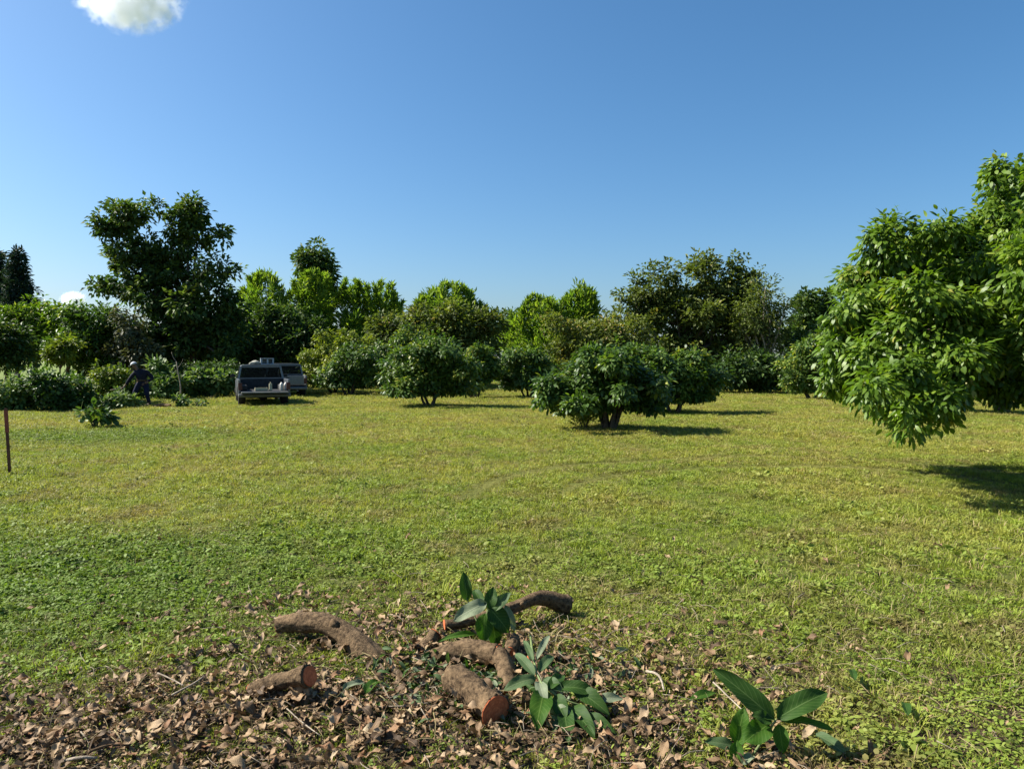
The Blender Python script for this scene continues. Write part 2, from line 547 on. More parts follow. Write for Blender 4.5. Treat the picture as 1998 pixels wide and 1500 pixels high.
# ------------------------------------------------------------------ ground
def build_ground():
    xs = np.unique(np.concatenate([np.linspace(-8, 8, 129), np.linspace(-45, 45, 181), [-2500, -900, -350, -150, -80, 80, 150, 350, 900, 2500]]))
    ys = np.unique(np.concatenate([np.linspace(1, 12, 111), np.linspace(-6, 70, 153), [-400, -60, -20, 90, 120, 200, 400, 900, 3500]]))
    X, Y = np.meshgrid(xs, ys)
    fade = np.clip((75 - np.maximum(np.abs(X), np.abs(Y))) / 20, 0, 1)
    Z = gz(X, Y) * fade
    v = np.stack([X, Y, Z], -1).reshape(-1, 3)
    nx, ny = len(xs), len(ys)
    i = (np.arange(ny - 1)[:, None] * nx + np.arange(nx - 1)[None, :]).ravel()
    f = np.stack([i, i + 1, i + nx + 1, i + nx], -1)
    o = mesh_obj('ground', np_mesh('ground', v, f, M['ground']))
    o['kind'] = 'structure'
    o['label'] = 'flat meadow ground under the orchard grass'
build_ground()

# ------------------------------------------------------------------ clouds
def cloud_mat(size, seed, dens):
    m, nt, out = new_mat('cloud_vapour')
    tc = N(nt, 'ShaderNodeTexCoord')
    mp = N(nt, 'ShaderNodeMapping')
    mp.inputs['Location'].default_value = (seed, seed * 0.7, 0)
    nt.links.new(tc.outputs['Object'], mp.inputs[0])
    nz = noise(nt, 4.6 / size, 6, mp.outputs[0], 0.6)
    sc = N(nt, 'ShaderNodeMapping')
    nt.links.new(tc.outputs['Object'], sc.inputs[0])
    sc.inputs['Scale'].default_value = (1 / size, 1 / (size * 0.6), 1 / (size * 0.62))
    ln = N(nt, 'ShaderNodeVectorMath', operation='LENGTH')
    nt.links.new(sc.outputs[0], ln.inputs[0])
    core = math_n(nt, 'SUBTRACT', 0.98, ln.outputs['Value'])
    d = math_n(nt, 'ADD', core, math_n(nt, 'MULTIPLY', math_n(nt, 'SUBTRACT', nz, 0.5), 2.9))
    d = maprange(nt, d, 0.02, 0.95, 0.0, dens)
    edge = maprange(nt, ln.outputs['Value'], 0.80, 1.10, 1.0, 0.0)
    d = math_n(nt, 'MULTIPLY', d, edge)
    vol = N(nt, 'ShaderNodeVolumePrincipled')
    vol.inputs['Color'].default_value = (0.966, 0.976, 1, 1)
    vol.inputs['Anisotropy'].default_value = 0.15
    nt.links.new(d, vol.inputs['Density'])
    nt.links.new(vol.outputs[0], out.inputs['Volume'])
    return m

def cloud(name, label, px, py, d, half_px, seed):
    c = W(px, py, d)
    size = half_px / FPX * d
    bm = bmesh.new()
    bmesh.ops.create_icosphere(bm, subdivisions=3, radius=1.0)
    for v in bm.verts:
        p = v.co
        k = 1.13 + 0.05 * math.sin(4 * p.x + seed) * math.cos(5 * p.z + 2 * p.y)
        v.co = Vector((p.x * size * k, p.y * size * 0.6 * k, p.z * size * 0.62 * k))
    o = bm_obj(name, bm, cloud_mat(size, seed, 0.085 * 100 / size), loc=c)
    tag(o, label, 'cloud')
cloud('cloud', 'small bright white puffy cloud at the top left of the sky', 254, -4, 1500, 104, 3.0)
cloud('cloud', 'tiny white cloud peeping over the trees left of the tall tree', 143, 584, 2600, 26, 8.0)

# ------------------------------------------------------------------ foliage
def leaves(P, A, U, L, Wd, tint, fold=0.25, droop=0.15, quad=True):
    """P base points, A axes, U up vectors, L lengths, Wd widths -> verts, tris, tint per vertex"""
    n = len(P)
    A = unit(A)
    side = unit(np.cross(A, U))
    up = np.cross(side, A)
    L = L[:, None]; Wd = Wd[:, None]
    b = P
    t = P + A * L - up * L * droop
    mid = P + A * L * 0.48
    l = mid + side * Wd * 0.5 + up * Wd * fold
    r = mid - side * Wd * 0.5 + up * Wd * fold
    if quad:
        p1 = P + A * L * 0.30 + up * L * droop * 0.15
        p2 = P + A * L * 0.68 - up * L * droop * 0.25
        v = np.stack([b, p1 + side * Wd * 0.45, p1 - side * Wd * 0.45, p2 + side * Wd * 0.42, p2 - side * Wd * 0.42, t], 1).reshape(-1, 3)
        o = np.arange(n)[:, None] * 6
        f = np.concatenate([o + np.array([[0, 2, 1]]), o + np.array([[1, 2, 4]]), o + np.array([[1, 4, 3]]), o + np.array([[3, 4, 5]])])
        tt = np.repeat(tint, 6)
    else:
        v = np.stack([b, l, t, r], 1).reshape(-1, 3)
        o = np.arange(n)[:, None] * 4
        f = np.concatenate([o + np.array([[0, 2, 1]]), o + np.array([[0, 3, 2]])])
        tt = np.repeat(tint, 4)
    return v, f, tt

def rand_dir(g, n):
    return unit(g.normal(size=(n, 3)))

def crown(g, lobes, n_leaf, leaf_len, leaf_w, clump_r, per=22, droop=0.5, tint_mu=0.45, shell=0.55, zmin=None, up_bias=0.0, flat=0.75, rough=0.2, quad=True, tipbright=0.25):
    """lobes: (cx,cy,cz,rx,ry,rz).  Leaves grow in clumps that fill the lobes, denser towards the outside."""
    lob = np.asarray(lobes, float)
    area = (lob[:, 3] * lob[:, 5] + lob[:, 3] * lob[:, 4] + lob[:, 4] * lob[:, 5])
    nc = max(3, int(n_leaf / per))
    idx = g.choice(len(lob), nc, p=area / area.sum())
    dr = rand_dir(g, nc)
    ph = g.random((len(lob), 3)) * 6.3
    wob = 1 + rough * (np.sin(3.1 * dr[:, 0] + ph[idx, 0]) * np.sin(2.7 * dr[:, 2] + ph[idx, 1]) + 0.8 * np.sin(5.3 * dr[:, 1] + 4.1 * dr[:, 2] + ph[idx, 2])) + rough * 0.5 * g.normal(size=nc)
    rad = (shell + (1 - shell) * g.random(nc) ** 0.7) * wob
    inner = g.random(nc) < 0.2
    rad[inner] *= g.random(inner.sum()) ** 0.5
    cen = lob[idx, :3] + dr * rad[:, None] * lob[idx, 3:6]
    cr = clump_r * (0.6 + 0.8 * g.random(nc))
    ctint = g.normal(0, 0.16, nc)
    ci = np.repeat(np.arange(nc), per)
    n = len(ci)
    d2 = rand_dir(g, n)
    d2[:, 2] = d2[:, 2] * flat + 0.12
    rr = (0.35 + 0.65 * g.random(n))
    P = cen[ci] + d2 * (cr[ci] * rr)[:, None]
    outw = dr[ci]
    A = unit(d2 * 0.8 + outw * 0.5 + g.normal(0, 0.35, (n, 3)) + np.array([0, 0, -droop + up_bias]))
    U = unit(np.array([0, 0, 1.0]) + outw * 0.5 + g.normal(0, 0.45, (n, 3)))
    L = leaf_len * (0.65 + 0.7 * g.random(n))
    Wd = leaf_w * (0.7 + 0.6 * g.random(n))
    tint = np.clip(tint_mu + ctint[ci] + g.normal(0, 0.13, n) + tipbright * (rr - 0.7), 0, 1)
    if zmin is not None:
        k = P[:, 2] - 0.4 * L > zmin
        P, A, U, L, Wd, tint = P[k], A[k], U[k], L[k], Wd[k], tint[k]
    return P, A, U, L, Wd, tint, cen

def limbs(g, base, lobes, r0, h_fork, stems=1, spread=0.25, cen=None, nb=10):
    """a trunk (or several stems) with limbs that reach into the crown"""
    parts = []
    lob = np.asarray(lobes, float)
    forks = []
    for s in range(stems):
        a = 6.28 * s / max(1, stems) + g.random()
        off = np.array([math.cos(a), math.sin(a), 0]) * (r0 * 0.8 if stems > 1 else 0)
        topo = np.array([math.cos(a), math.sin(a), 0]) * spread * (1 if stems > 1 else 0.4)
        p0 = base + off + np.array([0, 0, -0.12])
        p3 = base + topo + np.array([0, 0, h_fork])
        mid = (p0 + p3) / 2 + g.normal(0, 0.05 * h_fork, 3) * [1, 1, 0.2]
        path = spline([p0, mid, p3], 8)
        rs = np.linspace(r0, r0 * 0.62, len(path))
        rs[0] *= 1.35
        parts.append(tube(path, rs, 9, 0.18, int(g.integers(999))))
        forks.append((p3, r0 * 0.62))
    for k in range(nb):
        f, fr = forks[k % len(forks)]
        if cen is not None and len(cen):
            tgt = cen[g.integers(len(cen))]
        else:
            l = lob[g.integers(len(lob))]
            tgt = l[:3] + rand_dir(g, 1)[0] * l[3:6] * 0.7
        m = f * 0.5 + tgt * 0.5 + np.array([0, 0, 0.08 * np.linalg.norm(tgt - f)]) + g.normal(0, 0.06, 3) * np.linalg.norm(tgt - f)
        path = spline([f - np.array([0, 0, 0.03]), m, tgt], 8)
        parts.append(tube(path, np.linspace(fr * 0.75, fr * 0.12, len(path)), 6, 0.1, k))
    return join(parts)

def px_lobes(lp, d, g, depth=0.85, jit=0.25):
    """lobes given as outline in the photograph's pixels -> world ellipsoids round distance d"""
    out = []
    for l in lp:
        cx, cyy, rx, ry = l[:4]
        dd = d + (l[4] if len(l) > 4 else g.normal(0, jit))
        c = W(cx, cyy, dd)
        k = dd / FPX
        out.append((c[0], c[1], c[2], rx * k, max(rx, ry) * k * depth * (l[5] if len(l) > 5 else 1), ry * k))
    return out

def bumpy(lp, k, seed, size=0.42, core=0.82):
    """break smooth outline lobes into a core and k smaller boughs round it"""
    g = np.random.default_rng(seed)
    out = []
    for l in lp:
        cx, cyy, rx, ry = l[:4]
        dz = l[4] if len(l) > 4 else 0.0
        out.append((cx, cyy, rx * core, ry * core, dz))
        for i in range(k):
            a = 6.283 * (i + g.random() * 0.8) / k
            rr = 0.66 + 0.22 * g.random()
            s_ = size * (0.7 + 0.6 * g.random())
            out.append((cx + rx * rr * math.cos(a), cyy + ry * rr * math.sin(a), rx * s_, ry * s_, dz + g.normal(-0.15, 0.5) * max(rx, ry) / 60.0))
    return out

TREE_COUNT = 0
def tree(name, label, lp, d, base_px, mat, n_leaf, leaf=(0.25, 0.12), clump=0.45, per=22, droop=0.4, trunk_r=0.12, fork=None, stems=1, spread=0.3, tint=0.45,
         bark='bark', group=None, cat='tree', shell=0.55, up_bias=0.0, flat=0.75, rough=0.2, quad=False, nb=10, depth=0.85, extra=None, seed=None, rest_z=0.12, keep=None, boughs=0):
    global TREE_COUNT
    TREE_COUNT += 1
    g = np.random.default_rng(seed if seed is not None else 100 + TREE_COUNT)
    if boughs:
        lp = bumpy(lp, boughs, TREE_COUNT)
    lobes = px_lobes(lp, d, g, depth)
    bx = W(base_px, 760, d)[0]
    base = np.array([bx, d, float(gz(bx, d))])
    t = thing(name, label, cat, base, group=group)
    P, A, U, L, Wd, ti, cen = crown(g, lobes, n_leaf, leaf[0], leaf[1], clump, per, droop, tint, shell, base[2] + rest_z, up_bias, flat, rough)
    if extra is not None:
        ex = extra(g, d)
        P, A, U, L, Wd, ti = [np.concatenate([a, b]) for a, b in zip((P, A, U, L, Wd, ti), ex)]
    if keep is not None:
        sel = keep(P)
        kp = [a[sel] for a in (P, A, U, L, Wd, ti)]
        P, A, U, L, Wd, ti = [a[~sel] for a in (P, A, U, L, Wd, ti)]
    v, f, tt = leaves(P - base, A, U, L, Wd, ti, quad=quad)
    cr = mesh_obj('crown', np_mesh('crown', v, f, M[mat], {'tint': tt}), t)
    cr['kind'] = 'stuff'
    zc = min(l[2] for l in lobes) - base[2]
    hf = fork if fork else max(0.3, zc * 0.75)
    tv, tf = limbs(g, np.zeros(3), [(l[0] - base[0], l[1] - base[1], l[2] - base[2], *l[3:]) for l in lobes], trunk_r, hf, stems, spread, cen - base if nb else None, nb)
    mesh_obj('trunk', np_mesh('trunk', tv, tf, M[bark]), t)
    if keep is not None:
        return t, cr, base, kp
    return t

# plumes for bamboo-like clumps: narrow leaves along arching culm tips
def plumes(tops, n_per, leaf_len, leaf_w, length, fan=0.35):
    def f(g, d):
        Ps, As, Us, Ls, Ws, Ts = [], [], [], [], [], []
        for (px, py) in tops:
            tip = W(px, py, d + g.normal(0, 0.5))
            lean = np.array([g.normal(0, fan), g.normal(0, fan), 1.0])
            root = tip - unit(lean) * length
            s = g.random(n_per) ** 0.8
            p = root + (tip - root) * s[:, None] + rand_dir(g, n_per) * (0.32 * (1.05 - s))[:, None] * length * 0.35
            a = unit(lean) * 0.9 + rand_dir(g, n_per) * 0.75
            Ps.append(p); As.append(unit(a)); Us.append(unit(g.normal(size=(n_per, 3)) + [0, 0, 0.7]))
            Ls.append(leaf_len * (0.6 + 0.7 * g.random(n_per))); Ws.append(leaf_w * (0.7 + 0.6 * g.random(n_per)))
            Ts.append(np.clip(0.6 + g.normal(0, 0.18, n_per), 0, 1))
        return [np.concatenate(x) for x in (Ps, As, Us, Ls, Ws, Ts)]
    return f

def fan_tops(x0, x1, ytop, ydrop, n, seed):
    g = np.random.default_rng(seed)
    xs = np.linspace(x0, x1, n)
    c = (x0 + x1) / 2
    return [(x + g.normal(0, 3), ytop + ydrop * abs((x - c) / (x1 - c + 1e-6)) ** 2 + abs(g.normal(0, 7))) for x in xs]

# ---- far trees behind everything
FARG = 'trees far behind the orchard'
tree('far_tree', 'hazy far tree showing in the dip between bamboo and round bush', [(975, 650, 42, 42), (1000, 655, 30, 30)], 95, 985, 'leaf_deep', 2600, (0.6, 0.3), 0.9, trunk_r=0.3, group=FARG, nb=4)
tree('far_tree', 'low far tree behind the gap right of the tall slim tree', [(745, 660, 55, 50)], 92, 745, 'leaf_deep', 2600, (0.6, 0.3), 0.9, trunk_r=0.3, group=FARG, nb=4)
tree('far_tree', 'low far tree closing the view behind the pickup', [(520, 660, 70, 60), (600, 665, 50, 50)], 90, 550, 'leaf_deep', 3600, (0.6, 0.3), 0.9, trunk_r=0.3, group=FARG, nb=4)
tree('far_tree', 'low far tree behind the olive bushes', [(1180, 665, 60, 50)], 92, 1180, 'leaf_deep', 2600, (0.6, 0.3), 0.9, trunk_r=0.3, group=FARG, nb=4)
tree('conifer', 'dark bluish conifer standing alone at the far left', [(34, 497, 6, 13), (34, 516, 13, 15), (35, 540, 21, 17), (36, 566, 27, 18), (36, 592, 32, 18), (36, 618, 30, 20), (34, 645, 26, 26)], 62, 35, 'leaf_blue', 8000, (0.36, 0.15), 0.36, droop=0.25, trunk_r=0.22, group='conifers beyond the field', shell=0.4, rough=0.08)
tree('conifer', 'dark bluish conifer cut off by the left edge', [(-14, 512, 14, 24), (-16, 550, 24, 34), (-18, 600, 28, 40)], 64, -16, 'leaf_blue', 4000, (0.42, 0.2), 0.55, droop=0.25, trunk_r=0.22, group='conifers beyond the field', shell=0.4, rough=0.12)
tree('conifer', 'dark pointed tree, left of the pair beside the big right tree', [(1570, 585, 16, 20), (1568, 615, 27, 30), (1566, 660, 34, 48)], 60, 1568, 'leaf_deep', 4500, (0.40, 0.2), 0.5, droop=0.2, trunk_r=0.2, group='conifers beyond the field', shell=0.4, rough=0.12)
tree('conifer', 'dark pointed tree, right of the pair beside the big right tree', [(1612, 583, 16, 20), (1613, 615, 26, 30), (1618, 660, 36, 48)], 60, 1613, 'leaf_deep', 4500, (0.40, 0.2), 0.5, droop=0.2, trunk_r=0.2, group='conifers beyond the field', shell=0.4, rough=0.12)

# ---- tall trees of the background
tree('tall_tree', 'tallest tree, dark with an open crown, behind the crouching worker',
     [(245, 425, 42, 26), (298, 412, 38, 24), (372, 420, 42, 26), (408, 462, 32, 24), (212, 448, 24, 18), (350, 455, 30, 18), (268, 492, 52, 24), (330, 510, 50, 34),
      (245, 545, 46, 38), (428, 520, 38, 28), (320, 570, 76, 50), (410, 590, 58, 55), (300, 640, 70, 50), (380, 660, 70, 55), (198, 555, 26, 20), (440, 640, 45, 55), (300, 690, 50, 40)],
     37, 370, 'leaf_deep', 21000, (0.28, 0.15), 0.42, per=34, droop=0.35, trunk_r=0.26, fork=2.4, spread=0.5, tint=0.55, bark='bark', rough=0.2, shell=0.5, nb=26, boughs=3)
tree('slim_tree', 'tall slim dark tree rising behind the bamboo', [(618, 500, 30, 26), (610, 525, 26, 28), (636, 540, 16, 36), (620, 580, 28, 50), (620, 640, 30, 50)], 50, 618, 'leaf_deep', 5200, (0.34, 0.18), 0.5, droop=0.3, trunk_r=0.18, tint=0.6, rough=0.15, nb=8)

BG = 'bamboo-like clumps behind the orchard'
def bamboo(label, x0, x1, top, bottom, d, seed, mat='leaf_bamboo', drop=40, n=3800, tops=9, base_dark=True):
    n = int(n * 1.7); tops = int(tops * 1.5)
    cx = (x0 + x1) / 2; hw = (x1 - x0) / 2
    lp = [(cx, top + (bottom - top) * 0.32, hw * 0.85, (bottom - top) * 0.24), (cx - hw * 0.25, top + (bottom - top) * 0.55, hw * 0.8, (bottom - top) * 0.28),
          (cx + hw * 0.25, top + (bottom - top) * 0.6, hw * 0.8, (bottom - top) * 0.3), (cx, top + (bottom - top) * 0.85, hw * 0.75, (bottom - top) * 0.25)]
    tree('bamboo_clump', label, lp, d, cx, mat, n, (0.36, 0.09), 0.42, per=20, droop=0.0, up_bias=0.55, trunk_r=0.05, stems=7, spread=0.55, tint=0.5, bark='bark_pale', group=BG,
         rough=0.16, nb=8, flat=1.0, seed=seed, extra=plumes(fan_tops(x0 + 6, x1 - 6, top, drop, tops, seed), 150, 0.36, 0.085, 1.7))
bamboo('feathery light-green clump between the tall tree and the slim tree', 462, 560, 530, 760, 45, 1, drop=35)
bamboo('feathery green clump in front of the slim dark tree', 566, 652, 528, 760, 46, 2, drop=18)
bamboo('feathery green column right of the slim dark tree', 656, 722, 545, 760, 46, 3, drop=14, n=3000, tops=7)
bamboo('rounded feathery clump, right of the green column', 716, 792, 548, 750, 47, 4, drop=35, n=3000, tops=7)
bamboo('widest feathery clump with upright tips, centre of the tree line', 800, 950, 550, 760, 44, 5, drop=45, n=5600, tops=14)
bamboo('bright green feathery clump sloping down left of centre gap', 990, 1112, 572, 760, 46, 6, drop=50, n=5000, tops=10)
bamboo('deep green feathery clump with two points, right of the centre gap', 1094, 1176, 556, 740, 47, 7, drop=25, n=3600, tops=7)

tree('shade_tree', 'dark olive tree in shade behind the pickup', [(490, 640, 50, 55), (550, 640, 55, 45), (600, 660, 40, 40), (470, 690, 60, 40), (560, 690, 60, 40)], 40, 520, 'leaf_deep', 8500, (0.28, 0.15), 0.42, droop=0.3, trunk_r=0.16, tint=0.4, nb=10, boughs=4)
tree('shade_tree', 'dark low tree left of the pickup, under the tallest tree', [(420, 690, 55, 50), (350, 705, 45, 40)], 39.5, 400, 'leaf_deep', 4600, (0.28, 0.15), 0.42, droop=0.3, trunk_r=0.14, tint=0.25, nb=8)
tree('olive_tree', 'olive brown tree under the widest feathery clump', [(850, 640, 60, 40), (910, 635, 55, 42), (790, 650, 45, 36), (950, 660, 40, 42), (870, 690, 80, 40)], 41, 870, 'leaf_olive', 8500, (0.26, 0.14), 0.42, droop=0.3, trunk_r=0.15, tint=0.5, nb=10, boughs=4)
tree('olive_tree', 'dull green tree behind the gap between the left orchard bushes', [(755, 650, 40, 36), (800, 670, 40, 34), (745, 690, 40, 36)], 38, 770, 'leaf_olive', 4800, (0.24, 0.13), 0.4, droop=0.3, trunk_r=0.12, tint=0.4, nb=8)
tree('two_domed_tree', 'big olive tree with two rounded domes, right of centre',
     [(1280, 560, 55, 50), (1250, 600, 48, 50), (1395, 545, 58, 50), (1380, 590, 60, 45), (1440, 570, 40, 40), (1330, 605, 70, 50), (1455, 625, 60, 55), (1300, 640, 80, 55), (1380, 660, 80, 55), (1440, 650, 60, 60), (1290, 700, 80, 45), (1400, 720, 80, 40)],
     41, 1350, 'leaf_olive', 27000, (0.24, 0.14), 0.40, per=24, droop=0.25, trunk_r=0.24, fork=1.6, stems=2, spread=0.8, tint=0.45, nb=24, rough=0.16, boughs=4)
tree('thin_grey_tree', 'thin-leaved olive tree with bare twigs beside the two-domed tree', [(1490, 590, 42, 42), (1470, 640, 50, 45), (1510, 650, 32, 50), (1480, 710, 50, 45)], 39, 1485, 'leaf_olive', 6500, (0.20, 0.09), 0.45, per=18, droop=0.2, trunk_r=0.16, tint=0.4, bark='bark_pale', nb=46, rough=0.28)
tree('olive_bush_tree', 'low round olive bush tree left of the two-domed tree', [(1120, 665, 58, 48), (1180, 660, 60, 45), (1230, 665, 45, 45), (1150, 710, 85, 40)], 36, 1160, 'leaf_olive', 9500, (0.20, 0.11), 0.36, droop=0.25, trunk_r=0.13, stems=3, tint=0.6, nb=8, rough=0.12, boughs=4)
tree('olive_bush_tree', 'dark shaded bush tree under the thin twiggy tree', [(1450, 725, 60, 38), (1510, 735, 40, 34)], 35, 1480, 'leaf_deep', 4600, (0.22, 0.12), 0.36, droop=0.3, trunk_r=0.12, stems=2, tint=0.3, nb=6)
tree('dark_tree', 'dark tree closing the gap between the twiggy tree and big right tree', [(1590, 690, 60, 60), (1660, 690, 60, 60)], 40, 1620, 'leaf_deep', 5200, (0.26, 0.14), 0.4, droop=0.3, trunk_r=0.15, tint=0.3, nb=6)

# ---- trees of the left side
LG = 'round trees at the left edge of the field'
tree('round_tree', 'bright green round-topped tree at the left, sunlit on top', [(70, 625, 62, 40), (110, 640, 60, 42), (40, 655, 50, 35), (95, 675, 60, 30)], 36, 66, 'leaf_fresh', 9500, (0.22, 0.11), 0.36, droop=0.35, trunk_r=0.12, fork=1.7, tint=0.5, group=LG, nb=12, rough=0.14, boughs=4)
tree('round_tree', 'duller green round tree left of the tallest tree', [(180, 635, 58, 44), (215, 665, 45, 44), (160, 680, 55, 36), (200, 705, 50, 28)], 34, 132, 'leaf_dark', 9000, (0.22, 0.11), 0.36, droop=0.35, trunk_r=0.13, fork=1.7, tint=0.48, group=LG, nb=12, rough=0.14, boughs=4)
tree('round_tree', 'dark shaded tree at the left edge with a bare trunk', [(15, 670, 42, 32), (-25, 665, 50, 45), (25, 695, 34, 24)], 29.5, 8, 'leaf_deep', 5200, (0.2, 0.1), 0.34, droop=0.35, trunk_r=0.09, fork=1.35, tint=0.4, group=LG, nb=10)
tree('round_tree', 'small pale-trunked tree between the round trees', [(118, 690, 24, 16), (130, 680, 24, 16)], 31, 112, 'leaf_yellow', 1500, (0.2, 0.1), 0.28, droop=0.4, trunk_r=0.06, fork=1.2, tint=0.3, group=LG, nb=6)
tree('pale_leaved_tree', 'grey-green pale-leaved sapling beside the tallest tree', [(250, 640, 25, 36), (245, 690, 30, 36), (275, 690, 30, 30)], 33, 255, 'leaf_grey', 2600, (0.2, 0.12), 0.34, droop=0.4, trunk_r=0.07, tint=0.65, bark='bark_pale', nb=8)

# ---- orchard trees, low and pruned
OG = 'low pruned orchard trees'
def orchard(label, lp, py_base, base_px, n, mat='leaf_dark', tint=0.45, leaf=(0.14, 0.072), clump=0.24, stems=4, r=0.06, fork=None, d=None, spread=0.35, seed=None, rest=0.30):
    lp = [(l[0], l[1], l[2] * 0.9, l[3] * 0.92) + tuple(l[4:]) for l in lp]
    tree('orchard_tree', label, lp, d or dist_of(py_base), base_px, mat, int(n * 1.45), leaf, clump, per=30, droop=0.55, trunk_r=r, fork=fork or 0.42, stems=stems, spread=spread, tint=tint + 0.07, group=OG, nb=22, rough=0.22, quad=True, shell=0.55, seed=seed, rest_z=rest, boughs=5)
orchard('yellow-green sunlit orchard tree right behind the pickup', [(645, 690, 50, 42), (605, 715, 30, 34), (690, 680, 40, 36), (640, 735, 50, 30)], 768, 650, 6500, 'leaf_yellow', 0.42, d=34)
orchard('dark orchard tree right of the pickup, third in the left group', [(690, 705, 48, 42), (655, 735, 34, 26), (715, 725, 28, 34), (680, 755, 28, 20)], 772, 680, 6500, 'leaf_dark', 0.45)
orchard('small orchard tree behind and between the two left orchard trees', [(790, 680, 50, 34), (760, 700, 36, 30)], 765, 790, 4000, 'leaf_dark', 0.6, d=33)
orchard('orchard tree with a low spread crown, left of centre', [(835, 705, 70, 42), (780, 735, 46, 34), (890, 725, 46, 42), (840, 745, 60, 30), (850, 685, 40, 26)], 792, 838, 11000, 'leaf_dark', 0.5)
orchard('orchard tree half hidden behind the low spread one', [(938, 715, 36, 36), (925, 742, 28, 22)], 768, 925, 5000, 'leaf_dark', 0.5, d=30)
orchard('small round orchard tree in the middle, standing alone', [(1025, 715, 52, 36), (1000, 735, 36, 28), (1060, 728, 28, 30)], 775, 1030, 6500, 'leaf_dark', 0.45)
orchard('largest central orchard tree, nearest to the camera with a clumped dark trunk', [(1165, 735, 78, 48), (1095, 765, 50, 38), (1235, 755, 52, 46), (1190, 705, 52, 30), (1272, 770, 30, 36), (1170, 772, 74, 32)], 838, 1190, 16500, 'leaf_dark', 0.38, (0.125, 0.066), 0.22, 9, 0.062, 0.5, spread=0.28, rest=0.28)
orchard('orchard tree just right of the largest central one', [(1310, 725, 70, 46), (1370, 745, 44, 40), (1258, 722, 52, 42), (1300, 765, 76, 34), (1240, 700, 34, 22)], 805, 1315, 12000, 'leaf_dark', 0.48, (0.135, 0.070), 0.24, 4, 0.075)
orchard('orchard tree partly hidden behind the left side of the big right tree', [(1575, 710, 52, 54), (1610, 690, 50, 50), (1560, 745, 40, 30)], 778, 1585, 7500, 'leaf_dark', 0.6)
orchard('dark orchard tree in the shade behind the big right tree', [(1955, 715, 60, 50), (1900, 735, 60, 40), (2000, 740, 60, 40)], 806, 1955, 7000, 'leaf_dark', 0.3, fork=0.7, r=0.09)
orchard('dark orchard tree behind the lower left skirt of the big right tree', [(1690, 720, 60, 45), (1740, 735, 50, 40)], 776, 1700, 5200, 'leaf_dark', 0.3)

# ---- the big tree at the right
def keep_front(P):
    s = np.zeros(len(P), bool)
    x = 999 + (P[:, 0] / P[:, 1]) * FPX
    ok = np.where((x > 1600) & (x < 1990) & (P[:, 2] > 0.6))[0]
    order = ok[np.argsort(P[ok, 1])]
    s[order[:300]] = True
    return s
bt, bcr, bbase, kp = tree('big_tree', 'big bright green tree with hanging leaves filling the right edge',
     [(1750, 560, 105, 95, 0.2), (1850, 520, 110, 90, 0.3), (1690, 650, 80, 75, -0.4), (1800, 650, 110, 80, -1.2), (1930, 480, 70, 70, 0.3), (1960, 590, 110, 110, -0.4), (1985, 375, 58, 60, 0.6),
      (1665, 720, 55, 50, 0.0), (1740, 745, 70, 55, -1.0), (1770, 800, 46, 44, -1.6), (1764, 832, 22, 18, -1.8), (1835, 770, 55, 40, -1.6), (1830, 800, 30, 26, -1.8), (2060, 480, 90, 150, 0.0), (2080, 640, 120, 110, 0), (1930, 690, 100, 60, 0.6), (2160, 560, 120, 160, 0.4), (1960, 735, 80, 50, -0.6), (2060, 740, 80, 60, 0.8), (1890, 640, 80, 60, -1.0)],
     10.6, 2080, 'leaf_fresh', 125000, (0.100, 0.048), 0.20, per=44, droop=0.75, trunk_r=0.2, fork=1.1, spread=0.5, tint=0.48, rough=0.14, boughs=6, quad=True, shell=0.6, nb=24, depth=0.9, keep=keep_front, seed=77, stems=2)
def leaf_parts():
    P, A, U, L, Wd, ti = kp
    cache = []
    for k in range(8):
        v, f, tt = leaves(np.zeros((1, 3)), np.array([[0, 1.0, 0]]), np.array([[0, 0, 1.0]]), np.array([1.0]), np.array([0.34]), np.array([0.25 + 0.08 * k]))
        cache.append(np_mesh('leaf', v, f, M['leaf_fresh'], {'tint': tt}))
    A = unit(A); sd = unit(np.cross(A, U)); up = np.cross(sd, A)
    for i in range(len(P)):
        k = int(np.clip((ti[i] - 0.25) / 0.08, 0, 7))
        o = bpy.data.objects.new('leaf', cache[k])
        link(o, bcr)
        m = Matrix(((sd[i][0], A[i][0], up[i][0]), (sd[i][1], A[i][1], up[i][1]), (sd[i][2], A[i][2], up[i][2])))
        o.matrix_basis = Matrix.Translation(P[i] - bbase) @ m.to_4x4() @ Matrix.Scale(float(L[i]), 4)
leaf_parts()

# ---- bushes and weeds at the left
BU = 'bushes and cut greenery left of the pickup'
def bush(name, label, lp, d, base_px, n, mat, leaf=(0.13, 0.07), clump=0.17, tint=0.45, cat='bush', stems=4, droop=0.25, nb=8):
    tree(name, label, lp, d, base_px, mat, n, leaf, clump, per=14, droop=droop, trunk_r=0.018, fork=0.18, stems=stems, spread=0.12, tint=tint, group=BU, cat=cat, rough=0.2, quad=True, shell=0.35, nb=nb, rest_z=0.01)
bush('leafy_bush', 'bright green weedy bush at the left edge behind the red post', [(20, 765, 40, 26), (55, 760, 30, 24), (30, 790, 45, 14), (-20, 770, 40, 30)], 22.8, 25, 3600, 'leaf_weed', tint=0.6)
bush('leafy_bush', 'dark green broad bush behind the small sprouting stump', [(100, 755, 45, 30), (140, 760, 40, 30), (75, 745, 30, 22), (120, 785, 55, 18), (165, 775, 24, 24)], 23.2, 120, 5600, 'leaf_dark', tint=0.35)
bush('leafy_bush', 'yellow-green bush just left of the worker', [(200, 740, 24, 28), (225, 745, 24, 34), (195, 775, 22, 18)], 25.2, 208, 2600, 'leaf_yellow', tint=0.35)
